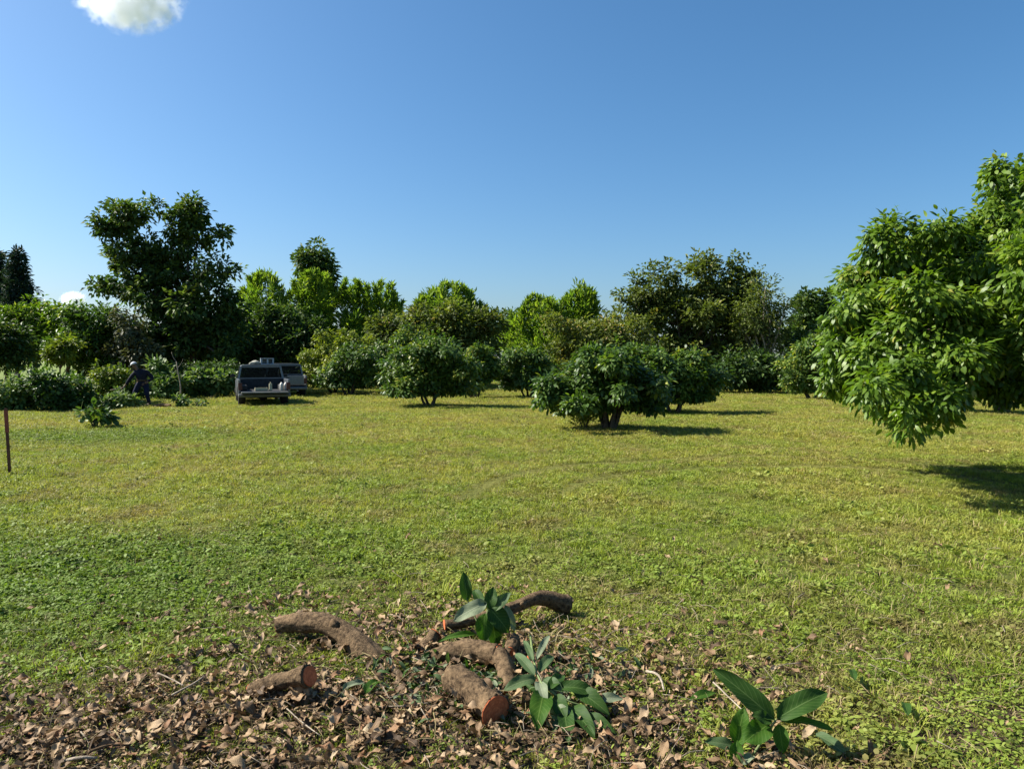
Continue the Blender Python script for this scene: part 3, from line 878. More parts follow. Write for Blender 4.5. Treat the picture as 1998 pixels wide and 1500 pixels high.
bush('leafy_bush', 'dark hollow bush directly behind the worker', [(235, 750, 30, 36), (265, 755, 30, 30), (225, 775, 30, 20)], 26.5, 245, 2800, 'leaf_deep', tint=0.3)
bush('cut_foliage_heap', 'heap of cut leafy branches at the worker\'s feet', [(215, 787, 28, 12), (245, 782, 22, 14), (232, 772, 16, 10)], 23.9, 230, 1700, 'leaf_weed', (0.14, 0.08), 0.13, 0.65, 'cut branches', stems=5)
bush('leafy_bush', 'tall pale weeds right behind the worker', [(305, 735, 26, 26), (330, 750, 26, 24), (310, 760, 30, 14)], 29, 315, 2600, 'leaf_weed', (0.2, 0.09), 0.2, 0.5)
bush('leafy_bush', 'broad-leaved weeds left of the pickup', [(390, 745, 28, 22), (425, 748, 30, 20), (375, 760, 24, 12), (450, 745, 16, 18)], 30.5, 405, 3400, 'leaf_weed', (0.2, 0.12), 0.2, 0.6)
bush('leafy_bush', 'dark low shrub behind the weeds left of the pickup', [(400, 725, 40, 18), (445, 722, 28, 18), (345, 730, 24, 24)], 33, 415, 3000, 'leaf_deep', tint=0.35)
bush('weed_plant', 'small green weed in the grass between worker and pickup', [(355, 786, 12, 10), (348, 778, 8, 10)], 24.5, 352, 260, 'leaf_weed', (0.12, 0.06), 0.08, 0.5, 'weed', stems=3, nb=3)
bush('weed_plant', 'low spreading weed left of the pickup wheel', [(388, 790, 24, 7)], 24.6, 388, 260, 'leaf_weed', (0.12, 0.06), 0.08, 0.35, 'weed', stems=3, nb=3)
bush('sprouting_stump', 'small leafy sprouting stump alone in the grass, left', [(182, 832, 28, 16), (168, 812, 14, 14), (205, 812, 14, 10), (190, 804, 10, 8)], 17.2, 182, 420, 'leaf_dark', (0.16, 0.10), 0.10, 0.5, 'stump', stems=5, nb=8)
bush('dry_grass_tussock', 'pale yellowish weeds at the foot of the largest central orchard tree', [(1135, 818, 28, 16), (1150, 805, 18, 14)], 16.9, 1140, 900, 'leaf_yellow', (0.09, 0.025), 0.1, 0.55, 'weed', stems=4, droop=-0.6)

# thin bare sapling right of the worker
sp = thing('bare_sapling', 'thin pale bare sapling right of the worker', 'sapling', W(350, 760, 27.5) * [1, 1, 0] + [0, 0, 0])
b0 = np.array([0, 0, -0.05])
pts = spline([b0, [0.05, 0, 0.5], [-0.03, 0.02, 1.0], [-0.10, 0, 1.5]], 10)
mesh_obj('trunk', np_mesh('trunk', *join([tube(pts, np.linspace(0.03, 0.014, len(pts)), 7, 0.1, 3)]), M['bark_pale']), sp)
for k in range(4):
    q = spline([pts[5 + k], pts[5 + k] + [0.12 * (-1) ** k, 0.02, 0.16], pts[5 + k] + [0.2 * (-1) ** k, 0.05, 0.36]], 6)
    mesh_obj('branch', np_mesh('branch', *join([tube(q, np.linspace(0.011, 0.004, len(q)), 5)]), M['bark_pale']), sp)

# ------------------------------------------------------------------ the red steel post
M['rust'] = plain_mat('rusty_red_steel', (0.11, 0.048, 0.030), 0.8, 0.3, 0.2, 0.55, 18, 0.4)
M['tape'] = plain_mat('faded_red_tape', (0.22, 0.055, 0.032), 0.7, 0.3, 0, 0.2, 20)
def build_post():
    p = G(21, 926)
    t = thing('steel_post', 'rusty red-topped steel post at the left edge of the field', 'post', (p[0], p[1], float(gz(p[0], p[1]))))
    t.rotation_euler = (0, R(-2.2), 0)
    bm = bmesh.new()
    w, th = 0.022, 0.007
    L = [(-w, -w), (w, -w), (w, -w + th), (-w + th, -w + th), (-w + th, w), (-w, w)]
    bm_prism(bm, [(x, y, -0.1) for x, y in L], [(x, y, 0.93) for x, y in L])
    bm_obj('stake', bm, M['rust'], t)
    bm = bmesh.new()
    w2 = w + 0.003
    L2 = [(-w2, -w2), (w2, -w2), (w2, -w + th + 0.003), (-w + th + 0.003, -w + th + 0.003), (-w + th + 0.003, w2), (-w2, w2)]
    bm_prism(bm, [(x, y, 0.60) for x, y in L2], [(x, y, 0.90) for x, y in L2])
    bm_obj('red_band', bm, M['tape'], t)
build_post()

# ------------------------------------------------------------------ pickup
M['paint'] = plain_mat('silver_grey_paint', (0.125, 0.140, 0.155), 0.30, 0.5, 0.4, 0.12, 3.0)
M['paint_pale'] = plain_mat('pale_silver_paint', (0.135, 0.145, 0.15), 0.35, 0.5, 0.3, 0.12, 3.0)
M['bed_paint'] = plain_mat('scuffed_bed_paint', (0.022, 0.024, 0.026), 0.7, 0.3, 0.0, 0.5, 9.0, 0.2)
M['chrome'] = plain_mat('worn_bumper_metal', (0.10, 0.105, 0.10), 0.5, 0.5, 0.3, 0.25, 10)
M['rubber'] = plain_mat('tyre_rubber', (0.022, 0.021, 0.020), 0.85, 0.2, 0, 0.3, 20, 0.2)
M['rim'] = plain_mat('steel_rim', (0.34, 0.34, 0.33), 0.45, 0.5, 0.5, 0.3, 15)
M['trim'] = plain_mat('dark_trim', (0.025, 0.025, 0.028), 0.6, 0.3, 0, 0.3, 14)
M['seat'] = plain_mat('seat_cloth', (0.05, 0.05, 0.055), 0.9, 0.1, 0, 0.3, 30)
M['white_cloth'] = plain_mat('pale_headrest_cover', (0.62, 0.62, 0.58), 0.8, 0.2, 0, 0.1, 20)
M['lamp_red'] = plain_mat('tail_lamp_lens', (0.07, 0.014, 0.012), 0.3, 0.4, 0, 0.2, 30)
M['door_card'] = plain_mat('door_lining', (0.20, 0.19, 0.18), 0.75, 0.3, 0, 0.2, 16)
M['white_plastic'] = plain_mat('white_plastic', (0.44, 0.43, 0.39), 0.5, 0.4, 0, 0.1, 12)
M['cream_plastic'] = plain_mat('cream_plastic', (0.30, 0.29, 0.20), 0.5, 0.4, 0, 0.15, 12)
M['crate_metal'] = plain_mat('pale_blue_grey_metal', (0.24, 0.28, 0.31), 0.5, 0.5, 0.2, 0.2, 12)
M['sack'] = plain_mat('pale_sackcloth', (0.28, 0.28, 0.23), 0.9, 0.1, 0, 0.25, 25, 0.4)
def glass_mat():
    m, nt, out = new_mat('car_glass')
    p = principled(nt, (0.22, 0.26, 0.27), 0.03, 0.5)
    p.inputs['Transmission Weight'].default_value = 1.0
    p.inputs['IOR'].default_value = 1.15
    nt.links.new(p.outputs[0], out.inputs[0])
    return m
M['glass'] = glass_mat()

def lathe_x(prof, n=28):
    """profile of (axial x, radius) revolved round the x axis, closed"""
    pr = np.asarray(prof, float)
    a = np.linspace(0, 2 * math.pi, n, endpoint=False)
    v = np.stack([np.repeat(pr[:, 0][None], n, 0), pr[:, 1][None] * np.cos(a)[:, None], pr[:, 1][None] * np.sin(a)[:, None]], -1).reshape(-1, 3)
    m = len(pr)
    i = np.arange(n)[:, None]; j = np.arange(m)[None, :]
    f = np.stack([i * m + j, ((i + 1) % n) * m + j, ((i + 1) % n) * m + (j + 1) % m, i * m + (j + 1) % m], -1).reshape(-1, 4)
    return v, f

def build_pickup(px, py, turn, label, paint, near):
    p = G(px, py)
    t = thing('pickup_truck', label, 'pickup', (p[0], p[1], float(gz(p[0], p[1])) - 0.01), R(turn), 'parked pickups')
    hw = 0.83
    # bed
    bm = bmesh.new()
    bm_box(bm, -hw + 0.02, hw - 0.02, 0.10, 1.95, 0.46, 0.52)
    bm_box(bm, -hw + 0.06, hw - 0.06, 1.89, 1.95, 0.525, 0.88)
    bm_obj('bed_floor', bm, M['bed_paint'], t, 0.008)
    for s in (-1, 1):
        bm = bmesh.new()
        prof = [(0.10, 0.36), (0.52, 0.34), (0.60, 0.52), (0.78, 0.66), (1.02, 0.68), (1.26, 0.62), (1.40, 0.48), (1.44, 0.30), (1.95, 0.30), (1.95, 0.90), (0.10, 0.90)]
        x0, x1 = s * (hw - 0.07), s * hw
        bm_prism(bm, [(x0, y, z) for y, z in prof], [(x1, y, z) for y, z in prof])
        bm_obj('bed_side', bm, M[paint], t, 0.012)
        bm = bmesh.new()
        bm_box(bm, s * (hw - 0.30), s * (hw - 0.071), 0.55, 1.42, 0.525, 0.70)
        bm_obj('wheel_arch', bm, M['bed_paint'], t, 0.03)
        bm = bmesh.new()
        bm_box(bm, s * (hw - 0.12), s * (hw + 0.004), 0.075, 0.112, 0.56, 0.80)
        bm_obj('tail_light', bm, M['lamp_red'], t, 0.008)
    # tailgate folded down
    bm = bmesh.new()
    if near:
        bm_box(bm, -hw + 0.08, hw - 0.08, -0.36, 0.085, 0.455, 0.505)
    else:
        bm_box(bm, -hw + 0.125, hw - 0.125, 0.06, 0.11, 0.525, 0.89)
    tg = bm_obj('tailgate', bm, M['chrome'] if near else M[paint], t, 0.012)
    bm = bmesh.new()
    if near:
        bm_box(bm, -0.09, 0.09, -0.20, -0.12, 0.435, 0.452)
    else:
        bm_box(bm, -0.12, 0.12, 0.045, 0.058, 0.76, 0.82)
    bm_obj('handle', bm, M['trim'], tg, 0.004)
    bm = bmesh.new()
    bm_prism(bm, [(-hw, y, z) for y, z in ((-0.06, 0.32), (0.07, 0.32), (0.07, 0.44), (-0.03, 0.44), (-0.07, 0.39))], [(hw, y, z) for y, z in ((-0.06, 0.32), (0.07, 0.32), (0.07, 0.44), (-0.03, 0.44), (-0.07, 0.39))])
    bm_obj('rear_bumper', bm, M['chrome'], t, 0.012)
    # frame rails and axle
    bm = bmesh.new()
    for s in (-1, 1):
        bm_box(bm, s * 0.42 - 0.05, s * 0.42 + 0.05, 0.12, 4.2, 0.30, 0.40)
    bm_obj('chassis', bm, M['trim'], t)
    v, q, tr = tube([(-0.7, 0.98, 0.29), (0.7, 0.98, 0.29)], 0.05, 10)
    dv, dq, dt = tube([(-0.13, 0.98, 0.28), (-0.05, 0.98, 0.28), (0.05, 0.98, 0.28), (0.13, 0.98, 0.28)], [0.06, 0.13, 0.13, 0.06], 12)
    vv, ff = join([(v, q, tr), (dv, dq, dt)])
    mesh_obj('rear_axle', np_mesh('rear_axle', vv, ff, M['trim']), t)
    vv, ff = join([tube([(0.45, -0.02, 0.27), (0.45, 0.5, 0.27), (0.40, 1.2, 0.3)], 0.028, 10)])
    mesh_obj('exhaust', np_mesh('exhaust', vv, ff, M['rim']), t)
    # wheels
    tyre = np_mesh('tyre', *lathe_x([(-0.10, 0.19), (-0.118, 0.25), (-0.10, 0.312), (0.10, 0.312), (0.118, 0.25), (0.10, 0.19)]), M['rubber'])
    rim = np_mesh('rim', *lathe_x([(0.09, 0.192), (0.06, 0.16), (0.075, 0.09), (0.09, 0.05), (0.09, 0.002), (-0.08, 0.002), (-0.08, 0.192)]), M['rim'])
    for s in (-1, 1):
        for y in (0.98, 3.58):
            w = mesh_obj('wheel', tyre, t, (s * (hw - 0.13), y, 0.308))
            w.name = 'wheel'
            r = mesh_obj('rim', rim, w)
            if s < 0:
                r.scale = (-1, 1, 1)
    # cab: floor, back wall, roof, pillars
    cw, rw = 0.80, 0.70
    bm = bmesh.new()
    bm_box(bm, -cw, cw, 2.0, 3.25, 0.30, 0.40)
    bm_obj('cab_floor', bm, M[paint], t, 0.012)
    bm = bmesh.new()
    bm_box(bm, -cw, cw, 2.0, 2.06, 0.405, 0.88)
    bm_obj('cab_back', bm, M['bed_paint'], t, 0.012)
    bm = bmesh.new()
    sec = [(-rw, 1.33), (-rw + 0.05, 1.375), (-0.35, 1.395), (0.35, 1.395), (rw - 0.05, 1.375), (rw, 1.33)]
    bm_prism(bm, [(x, 2.02, z) for x, z in sec], [(x, 2.95, z) for x, z in sec])
    bm_obj('roof', bm, M[paint], t, 0.01)
    for s in (-1, 1):
        for (yb, yt, w_) in ((2.0, 2.03, 0.09), (3.22, 2.88, 0.06)):
            bm = bmesh.new()
            a = [(s * cw, yb, 0.875), (s * (cw - 0.07), yb, 0.875), (s * (cw - 0.07), yb + w_, 0.875), (s * cw, yb + w_, 0.875)]
            b = [(s * rw, yt, 1.335), (s * (rw - 0.06), yt, 1.335), (s * (rw - 0.06), yt + w_, 1.335), (s * rw, yt + w_, 1.335)]
            bm_prism(bm, a, b)
            bm_obj('pillar', bm, M[paint], t)
    bm = bmesh.new()
    bm_box(bm, -cw + 0.07, cw - 0.07, 1.992, 2.045, 0.882, 0.925)
    bm_box(bm, -rw + 0.05, rw - 0.05, 2.012, 2.06, 1.285, 1.328)
    rf = bm_obj('rear_window_frame', bm, M[paint], t, 0.006)
    def pane(name, quad, parent):
        q = np.asarray(quad, float)
        nrm = np.cross(q[1] - q[0], q[2] - q[1]); nrm /= np.linalg.norm(nrm)
        bm = bmesh.new()
        bm_prism(bm, [tuple(x) for x in q], [tuple(x + nrm * 0.005) for x in q])
        return bm_obj(name, bm, M['glass'], parent)
    pane('rear_window', [(-cw + 0.08, 2.02, 0.92), (cw - 0.08, 2.02, 0.92), (rw - 0.07, 2.035, 1.29), (-rw + 0.07, 2.035, 1.29)], t)
    pane('windscreen', [(-cw + 0.08, 3.24, 0.88), (cw - 0.08, 3.24, 0.88), (rw - 0.06, 2.91, 1.33), (-rw + 0.06, 2.91, 1.33)], t)
    # bonnet and wings
    bm = bmesh.new()
    prof = [(3.16, 0.34), (3.22, 0.30), (3.24, 0.50), (3.34, 0.62), (3.58, 0.66), (3.82, 0.62), (3.92, 0.48), (3.96, 0.32), (4.32, 0.34), (4.36, 0.50), (4.34, 0.74), (4.20, 0.80), (3.26, 0.885), (3.16, 0.885)]
    bm_prism(bm, [(-cw - 0.01, y, z) for y, z in prof], [(cw + 0.01, y, z) for y, z in prof])
    bm_obj('bonnet', bm, M[paint], t, 0.012)
    bm = bmesh.new()
    bm_box(bm, -hw, hw, 4.33, 4.44, 0.30, 0.46)
    bm_obj('front_bumper', bm, M['chrome'], t, 0.02)
    # doors, shut
    for s in (-1, 1):
        bm = bmesh.new()
        prof = [(2.09, 0.36), (3.15, 0.36), (3.15, 0.875), (2.09, 0.875)]
        bm_prism(bm, [(s * (cw - 0.05), y, z) for y, z in prof], [(s * (cw + 0.012), y, z) for y, z in prof])
        d = bm_obj('door', bm, M[paint], t, 0.012)
        pane('window', [(s * (cw - 0.03), 2.11, 0.88), (s * (cw - 0.03), 3.16, 0.88), (s * (rw - 0.03), 2.86, 1.33), (s * (rw - 0.03), 2.13, 1.33)], d)
        bm = bmesh.new()
        bm_box(bm, s * (cw + 0.03), s * (cw + 0.014), 2.16, 2.30, 0.76, 0.79)
        bm_obj('handle', bm, M['trim'], d, 0.004)
        bm = bmesh.new()
        bm_box(bm, s * (cw + 0.20), s * (cw + 0.04), 3.02, 3.07, 0.92, 1.04)
        bm_box(bm, s * (cw + 0.045), s * (cw - 0.02), 3.03, 3.055, 0.93, 0.96)
        bm_obj('mirror', bm, M['trim'], d, 0.01)
    # seats and dashboard seen through the rear window
    for x in (-0.38, 0.38):
        bm = bmesh.new()
        bm_box(bm, x - 0.24, x + 0.24, 2.30, 2.80, 0.44, 0.58)
        bm_prism(bm, [(x - 0.23, 2.24, 0.585), (x + 0.23, 2.24, 0.585), (x + 0.23, 2.36, 0.585), (x - 0.23, 2.36, 0.585)], [(x - 0.2, 2.14, 1.05), (x + 0.2, 2.14, 1.05), (x + 0.2, 2.22, 1.05), (x - 0.2, 2.22, 1.05)])
        st = bm_obj('seat', bm, M['seat'], t, 0.02)
        bm = bmesh.new()
        bm_box(bm, x - 0.11, x + 0.11, 2.12, 2.2, 1.07, 1.22)
        bm_obj('headrest', bm, M['white_cloth'], st, 0.02)
    bm = bmesh.new()
    bm_box(bm, -cw + 0.06, cw - 0.06, 2.95, 3.15, 0.62, 0.87)
    bm_obj('dashboard', bm, M['trim'], t, 0.03)
    vv, ff = lathe_x([(-0.012, 0.17), (0.012, 0.17), (0.012, 0.195), (-0.012, 0.195)], 20)
    sw = mesh_obj('steering_wheel', np_mesh('steering_wheel', vv, ff, M['trim']), t, (0.38, 2.84, 0.86))
    sw.rotation_euler = (0, 0, R(90))
    if not near:
        return
    Mx = Matrix.Translation(t.location) @ Matrix.Rotation(R(turn), 4, 'Z')
    def put(o, x, y, z):
        o.location = Mx @ Vector((x, y, z))
        o.rotation_euler = (0, 0, R(turn))
        return o
    # loads: in the bed and on the roof
    for i, (x, y, lb) in enumerate(((0.56, 0.22, 'white plastic drum at the open end of the pickup bed, left one'), (0.70, 0.26, 'white plastic drum at the open end of the pickup bed, against the side'))):
        v, q, tr = tube([(0, 0, 0), (0, 0, 0.01), (0, 0, 0.20), (0, 0, 0.24), (0, 0, 0.25), (0, 0, 0.28)], [0.055, 0.062, 0.062, 0.05, 0.028, 0.026], 16)
        o = mesh_obj('plastic_drum', np_mesh('plastic_drum', v, [q, tr], M['white_plastic']))
        tag(put(o, x, y, 0.523), lb, 'drum', 'white drums in the pickup bed')
    bm = bmesh.new()
    bm_prism(bm, [(-0.05, -0.09, 0), (0.05, -0.09, 0), (0.05, 0.09, 0), (-0.05, 0.09, 0)], [(-0.045, -0.085, 0.24), (0.045, -0.085, 0.24), (0.045, 0.085, 0.24), (-0.045, 0.085, 0.24)])
    bm_box(bm, -0.015, 0.015, -0.05, 0.05, 0.265, 0.285); bm_box(bm, -0.015, 0.015, -0.05, -0.03, 0.235, 0.27); bm_box(bm, -0.015, 0.015, 0.03, 0.05, 0.235, 0.27)
    o = bm_obj('jerrycan', bm, M['cream_plastic'], None, 0.006)
    tag(put(o, 0.20, 0.20, 0.523), 'cream upright canister in the middle of the pickup bed', 'canister')
    bm = bmesh.new()
    bm_box(bm, -0.2, 0.2, -0.15, 0.15, 0, 0.015)
    for a in ((-0.2, -0.185, -0.15, 0.15), (0.185, 0.2, -0.15, 0.15), (-0.1849, 0.1849, -0.15, -0.135), (-0.1849, 0.1849, 0.135, 0.15)):
        bm_box(bm, *a, 0.0151, 0.10)
    o = bm_obj('tray', bm, M['cream_plastic'])
    tag(put(o, -0.10, 0.28, 0.523), 'shallow cream tray on the pickup bed beside the canister', 'tray')
    # metal box with two dark openings on the roof
    bt_ = thing('roof_box', 'pale blue-grey metal box with two dark openings on the pickup roof', 'box')
    put(bt_, 0.24, 2.45, 1.397)
    bm = bmesh.new()
    bm_box(bm, -0.23, 0.23, -0.15, 0.15, 0, 0.03); bm_box(bm, -0.23, 0.23, -0.15, 0.15, 0.20, 0.23); bm_box(bm, -0.23, 0.23, 0.12, 0.15, 0.031, 0.199)
    for x in (-0.23, -0.02, 0.17):
        bm_box(bm, x, x + 0.06, -0.15, 0.119, 0.031, 0.199)
    bm_obj('case', bm, M['crate_metal'], bt_, 0.004)
    bm = bmesh.new()
    bmesh.ops.create_icosphere(bm, subdivisions=3, radius=1)
    for v in bm.verts:
        n_ = 1 + 0.12 * math.sin(5 * v.co.x + 2 * v.co.y) * math.cos(4 * v.co.y + 3 * v.co.z)
        v.co = Vector((v.co.x * 0.21 * n_, v.co.y * 0.17 * n_, max(-0.07, v.co.z * 0.085 * n_ - 0.25 * abs(v.co.x) * 0.2) + 0.07))
    o = bm_obj('bundle', bm, M['sack'], None, 0, True)
    tag(put(o, -0.16, 2.45, 1.397), 'pale cloth bundle on the pickup roof beside the metal box', 'bundle')
build_pickup(517, 793, 22, 'dark grey pickup seen from behind with its tailgate folded down', 'paint', True)
build_pickup(559, 775.5, 19, 'paler pickup parked farther off, mostly hidden behind the dark one', 'paint_pale', False)

# ------------------------------------------------------------------ the worker
M['skin'] = plain_mat('brown_skin', (0.14, 0.075, 0.045), 0.55, 0.35, 0, 0.12, 8)
M['shirt'] = plain_mat('dark_navy_work_shirt', (0.011, 0.012, 0.022), 0.9, 0.2, 0, 0.35, 14, 0.3)
M['trousers'] = plain_mat('navy_trousers', (0.010, 0.013, 0.034), 0.9, 0.2, 0, 0.3, 14, 0.3)
M['boots'] = plain_mat('dark_boots', (0.03, 0.022, 0.016), 0.6, 0.3, 0, 0.3, 20)
M['cap'] = plain_mat('pale_grey_cap', (0.46, 0.48, 0.50), 0.8, 0.2, 0, 0.1, 20)
M['belt'] = plain_mat('tan_belt', (0.06, 0.04, 0.02), 0.7, 0.3, 0, 0.2, 20)

def skin_mesh(name, chains, mat, parent, root=0, sub=2):
    """chains: list of lists of (key or xyz, radius). Same keys share a vertex."""
    bm = bmesh.new()
    lay = bm.verts.layers.skin.verify()
    seen = {}
    first = True
    for ch in chains:
        prev = None
        new_comp = True
        for k, (key, r) in enumerate(ch):
            kk = tuple(round(c, 4) for c in key)
            if kk in seen:
                v = seen[kk]
                new_comp = False
            else:
                v = bm.verts.new(key)
                rr = r if isinstance(r, tuple) else (r, r)
                v[lay].radius = rr
                seen[kk] = v
                if k == 0:
                    v[lay].use_root = True
            if prev is not None and prev is not v and bm.edges.get((prev, v)) is None:
                bm.edges.new((prev, v))
            prev = v
    me = bpy.data.meshes.new(name)
    bm.to_mesh(me)
    bm.free()
    me.materials.append(mat)
    o = mesh_obj(name, me, parent)
    m = o.modifiers.new('skin', 'SKIN')
    m.use_smooth_shade = True
    s = o.modifiers.new('sub', 'SUBSURF')
    s.levels = sub
    s.render_levels = sub
    return o

def build_worker():
    p = G(276, 794)
    t = thing('person', 'person in dark work clothes and pale cap stooping to the left among the bushes', 'person', (p[0], p[1], float(gz(p[0], p[1]))))
    pel = (0.05, 0, 0.80); sp1 = (0.04, -0.02, 0.95); ch = (0.01, -0.03, 1.12); nk = (-0.07, -0.06, 1.235); hb = (-0.13, -0.08, 1.31); hd = (-0.17, -0.09, 1.38); ht = (-0.20, -0.09, 1.45)
    lh, lk, la, lt = (-0.05, -0.04, 0.77), (-0.16, -0.13, 0.45), (-0.18, -0.03, 0.09), (-0.36, -0.08, 0.045)
    rh, rk, ra, rt = (0.15, 0.04, 0.77), (0.21, -0.06, 0.44), (0.25, 0.05, 0.09), (0.10, -0.03, 0.045)
    ls, le, lw, lp = (-0.15, -0.11, 1.15), (-0.29, -0.17, 0.92), (-0.43, -0.19, 0.72), (-0.49, -0.195, 0.66)
    rs, re_, rw, rp = (0.19, 0.05, 1.15), (0.37, 0.06, 0.95), (0.24, -0.10, 0.82), (0.18, -0.14, 0.79)
    face = (-0.235, -0.10, 1.375)
    chains = [[(pel, 0.125), (sp1, 0.115), (ch, 0.125), (nk, 0.055), (hb, 0.062), (hd, 0.082), (ht, 0.062)],
              [(hd, 0.082), (face, 0.035)],
              [(pel, 0.125), (lh, 0.085), (lk, 0.058), (la, 0.040)], [(pel, 0.125), (rh, 0.085), (rk, 0.058), (ra, 0.040)],
              [(la, 0.040), (lt, 0.03)], [(ra, 0.040), (rt, 0.03)],
              [(ch, 0.125), (ls, 0.058), (le, 0.042), (lw, 0.028), (lp, (0.036, 0.022))], [(ch, 0.125), (rs, 0.058), (re_, 0.042), (rw, 0.028), (rp, (0.036, 0.022))]]
    def fingers(palm, dirv, sidev, curl):
        out = []
        pv, dv, sv, cv = (np.asarray(a, float) for a in (palm, unit(np.asarray(dirv, float)), unit(np.asarray(sidev, float)), unit(np.asarray(curl, float))))
        for i, ln in enumerate((0.068, 0.076, 0.070, 0.056)):
            b = pv + sv * (i - 1.5) * 0.020 + dv * 0.02
            k = b + dv * ln * 0.55 + cv * 0.012
            e = k + dv * ln * 0.15 + cv * ln * 0.45
            out.append([(tuple(b), 0.010), (tuple(k), 0.009), (tuple(e), 0.007)])
        b = pv - sv * 0.030
        k = b - sv * 0.022 + dv * 0.028
        e = k + dv * 0.026 + cv * 0.02
        out.append([(tuple(b), 0.011), (tuple(k), 0.010), (tuple(e), 0.008)])
        return out
    chains += fingers(lp, (-0.7, -0.05, -0.65), (0, 1, 0), (0.3, 0, -1))
    chains += fingers(rp, (-0.8, -0.5, -0.2), (0, 0.3, 1), (0.3, -0.6, -0.4))
    body = skin_mesh('body', chains, M['skin'], t)
    # nose and ears
    bm = bmesh.new()
    bmesh.ops.create_cone(bm, segments=8, radius1=0.016, radius2=0.004, depth=0.04, cap_ends=True, matrix=Matrix.Translation((-0.268, -0.108, 1.375)) @ Matrix.Rotation(R(-75), 4, 'Y'))
    bm_obj('nose', bm, M['skin'], body, 0, True)
    for s in (-1, 1):
        bm = bmesh.new()
        bmesh.ops.create_icosphere(bm, subdivisions=2, radius=0.03, matrix=Matrix.Translation((-0.165, -0.09 + s * 0.083, 1.385)) @ Matrix.Diagonal((0.7, 0.35, 1.1, 1)))
        bm_obj('ear', bm, M['skin'], body, 0, True)
        bm = bmesh.new()
        bmesh.ops.create_icosphere(bm, subdivisions=2, radius=0.011, matrix=Matrix.Translation((-0.246, -0.10 + s * 0.032, 1.395)))
        bm_obj('eye', bm, M['white_plastic'], body, 0, True)
    # clothes follow the body
    def lerp(a, b, k):
        return tuple(np.asarray(a) * (1 - k) + np.asarray(b) * k)
    skin_mesh('shirt', [[(lerp(pel, sp1, 0.1), 0.142), (sp1, 0.146), (ch, 0.166), (lerp(ch, nk, 0.9), 0.088)],
                        [(ch, 0.166), (ls, 0.088), (le, 0.058), (lerp(le, lw, 0.85), 0.040)],
                        [(ch, 0.166), (rs, 0.088), (re_, 0.058), (lerp(re_, rw, 0.85), 0.040)]], M['shirt'], t)
    skin_mesh('trousers', [[(pel, 0.146), (lerp(pel, sp1, 0.5), 0.134)], [(pel, 0.146), (lh, 0.105), (lk, 0.078), (lerp(lk, la, 0.9), 0.062)],
                           [(pel, 0.146), (rh, 0.105), (rk, 0.078), (lerp(rk, ra, 0.9), 0.062)]], M['trousers'], t)
    for a, b in ((la, lt), (ra, rt)):
        skin_mesh('boot', [[((a[0], a[1], 0.17), 0.056), ((a[0], a[1], 0.06), 0.056), (lerp(a, b, 0.55)[:2] + (0.055,), 0.050), ((b[0], b[1], 0.048), 0.044)]], M['boots'], t)
    vv, ff = lathe_x([(-0.025, 0.147), (0.025, 0.147), (0.025, 0.155), (-0.025, 0.155)], 24)
    bl = mesh_obj('belt', np_mesh('belt', vv, ff, M['belt']), t, (0.045, -0.01, 0.885))
    bl.rotation_euler = (0, R(86), 0)
    # cap: dome and peak
    bm = bmesh.new()
    bmesh.ops.create_icosphere(bm, subdivisions=3, radius=0.105)
    for v in [v for v in bm.verts if v.co.z < -0.01]:
        bm.verts.remove(v)
    for v in bm.verts:
        v.co.z *= 0.95
    cp = bm_obj('cap', bm, M['cap'], t, 0, True, (-0.182, -0.09, 1.405))
    cp.rotation_euler = (0, R(-22), 0)
    sol = cp.modifiers.new('thickness', 'SOLIDIFY'); sol.thickness = 0.006
    bm = bmesh.new()
    a_ = [(-0.09 - 0.075 * math.cos(x) , 0.085 * math.sin(x), 0.0) for x in np.linspace(-1.5, 1.5, 11)]
    bm_prism(bm, a_, [(x, y, z + 0.008) for x, y, z in a_])
    bm_obj('peak', bm, M['cap'], cp)
    # the stick in the hand
    a = Vector((p[0], p[1], 0)) + Vector((-0.42, -0.205, 0.675))
    st = spline([(0, 0, 0), (-0.2, 0.0, -0.05), (-0.50, 0.02, -0.10)], 10)
    vv, ff = join([tube(st, np.linspace(0.014, 0.008, len(st)), 7, 0.1, 2)])
    o = mesh_obj('stick', np_mesh('stick', vv, ff, M['bark_pale']), None, a)
    tag(o, 'thin stick held low in the stooping person\'s hand', 'stick')
build_worker()

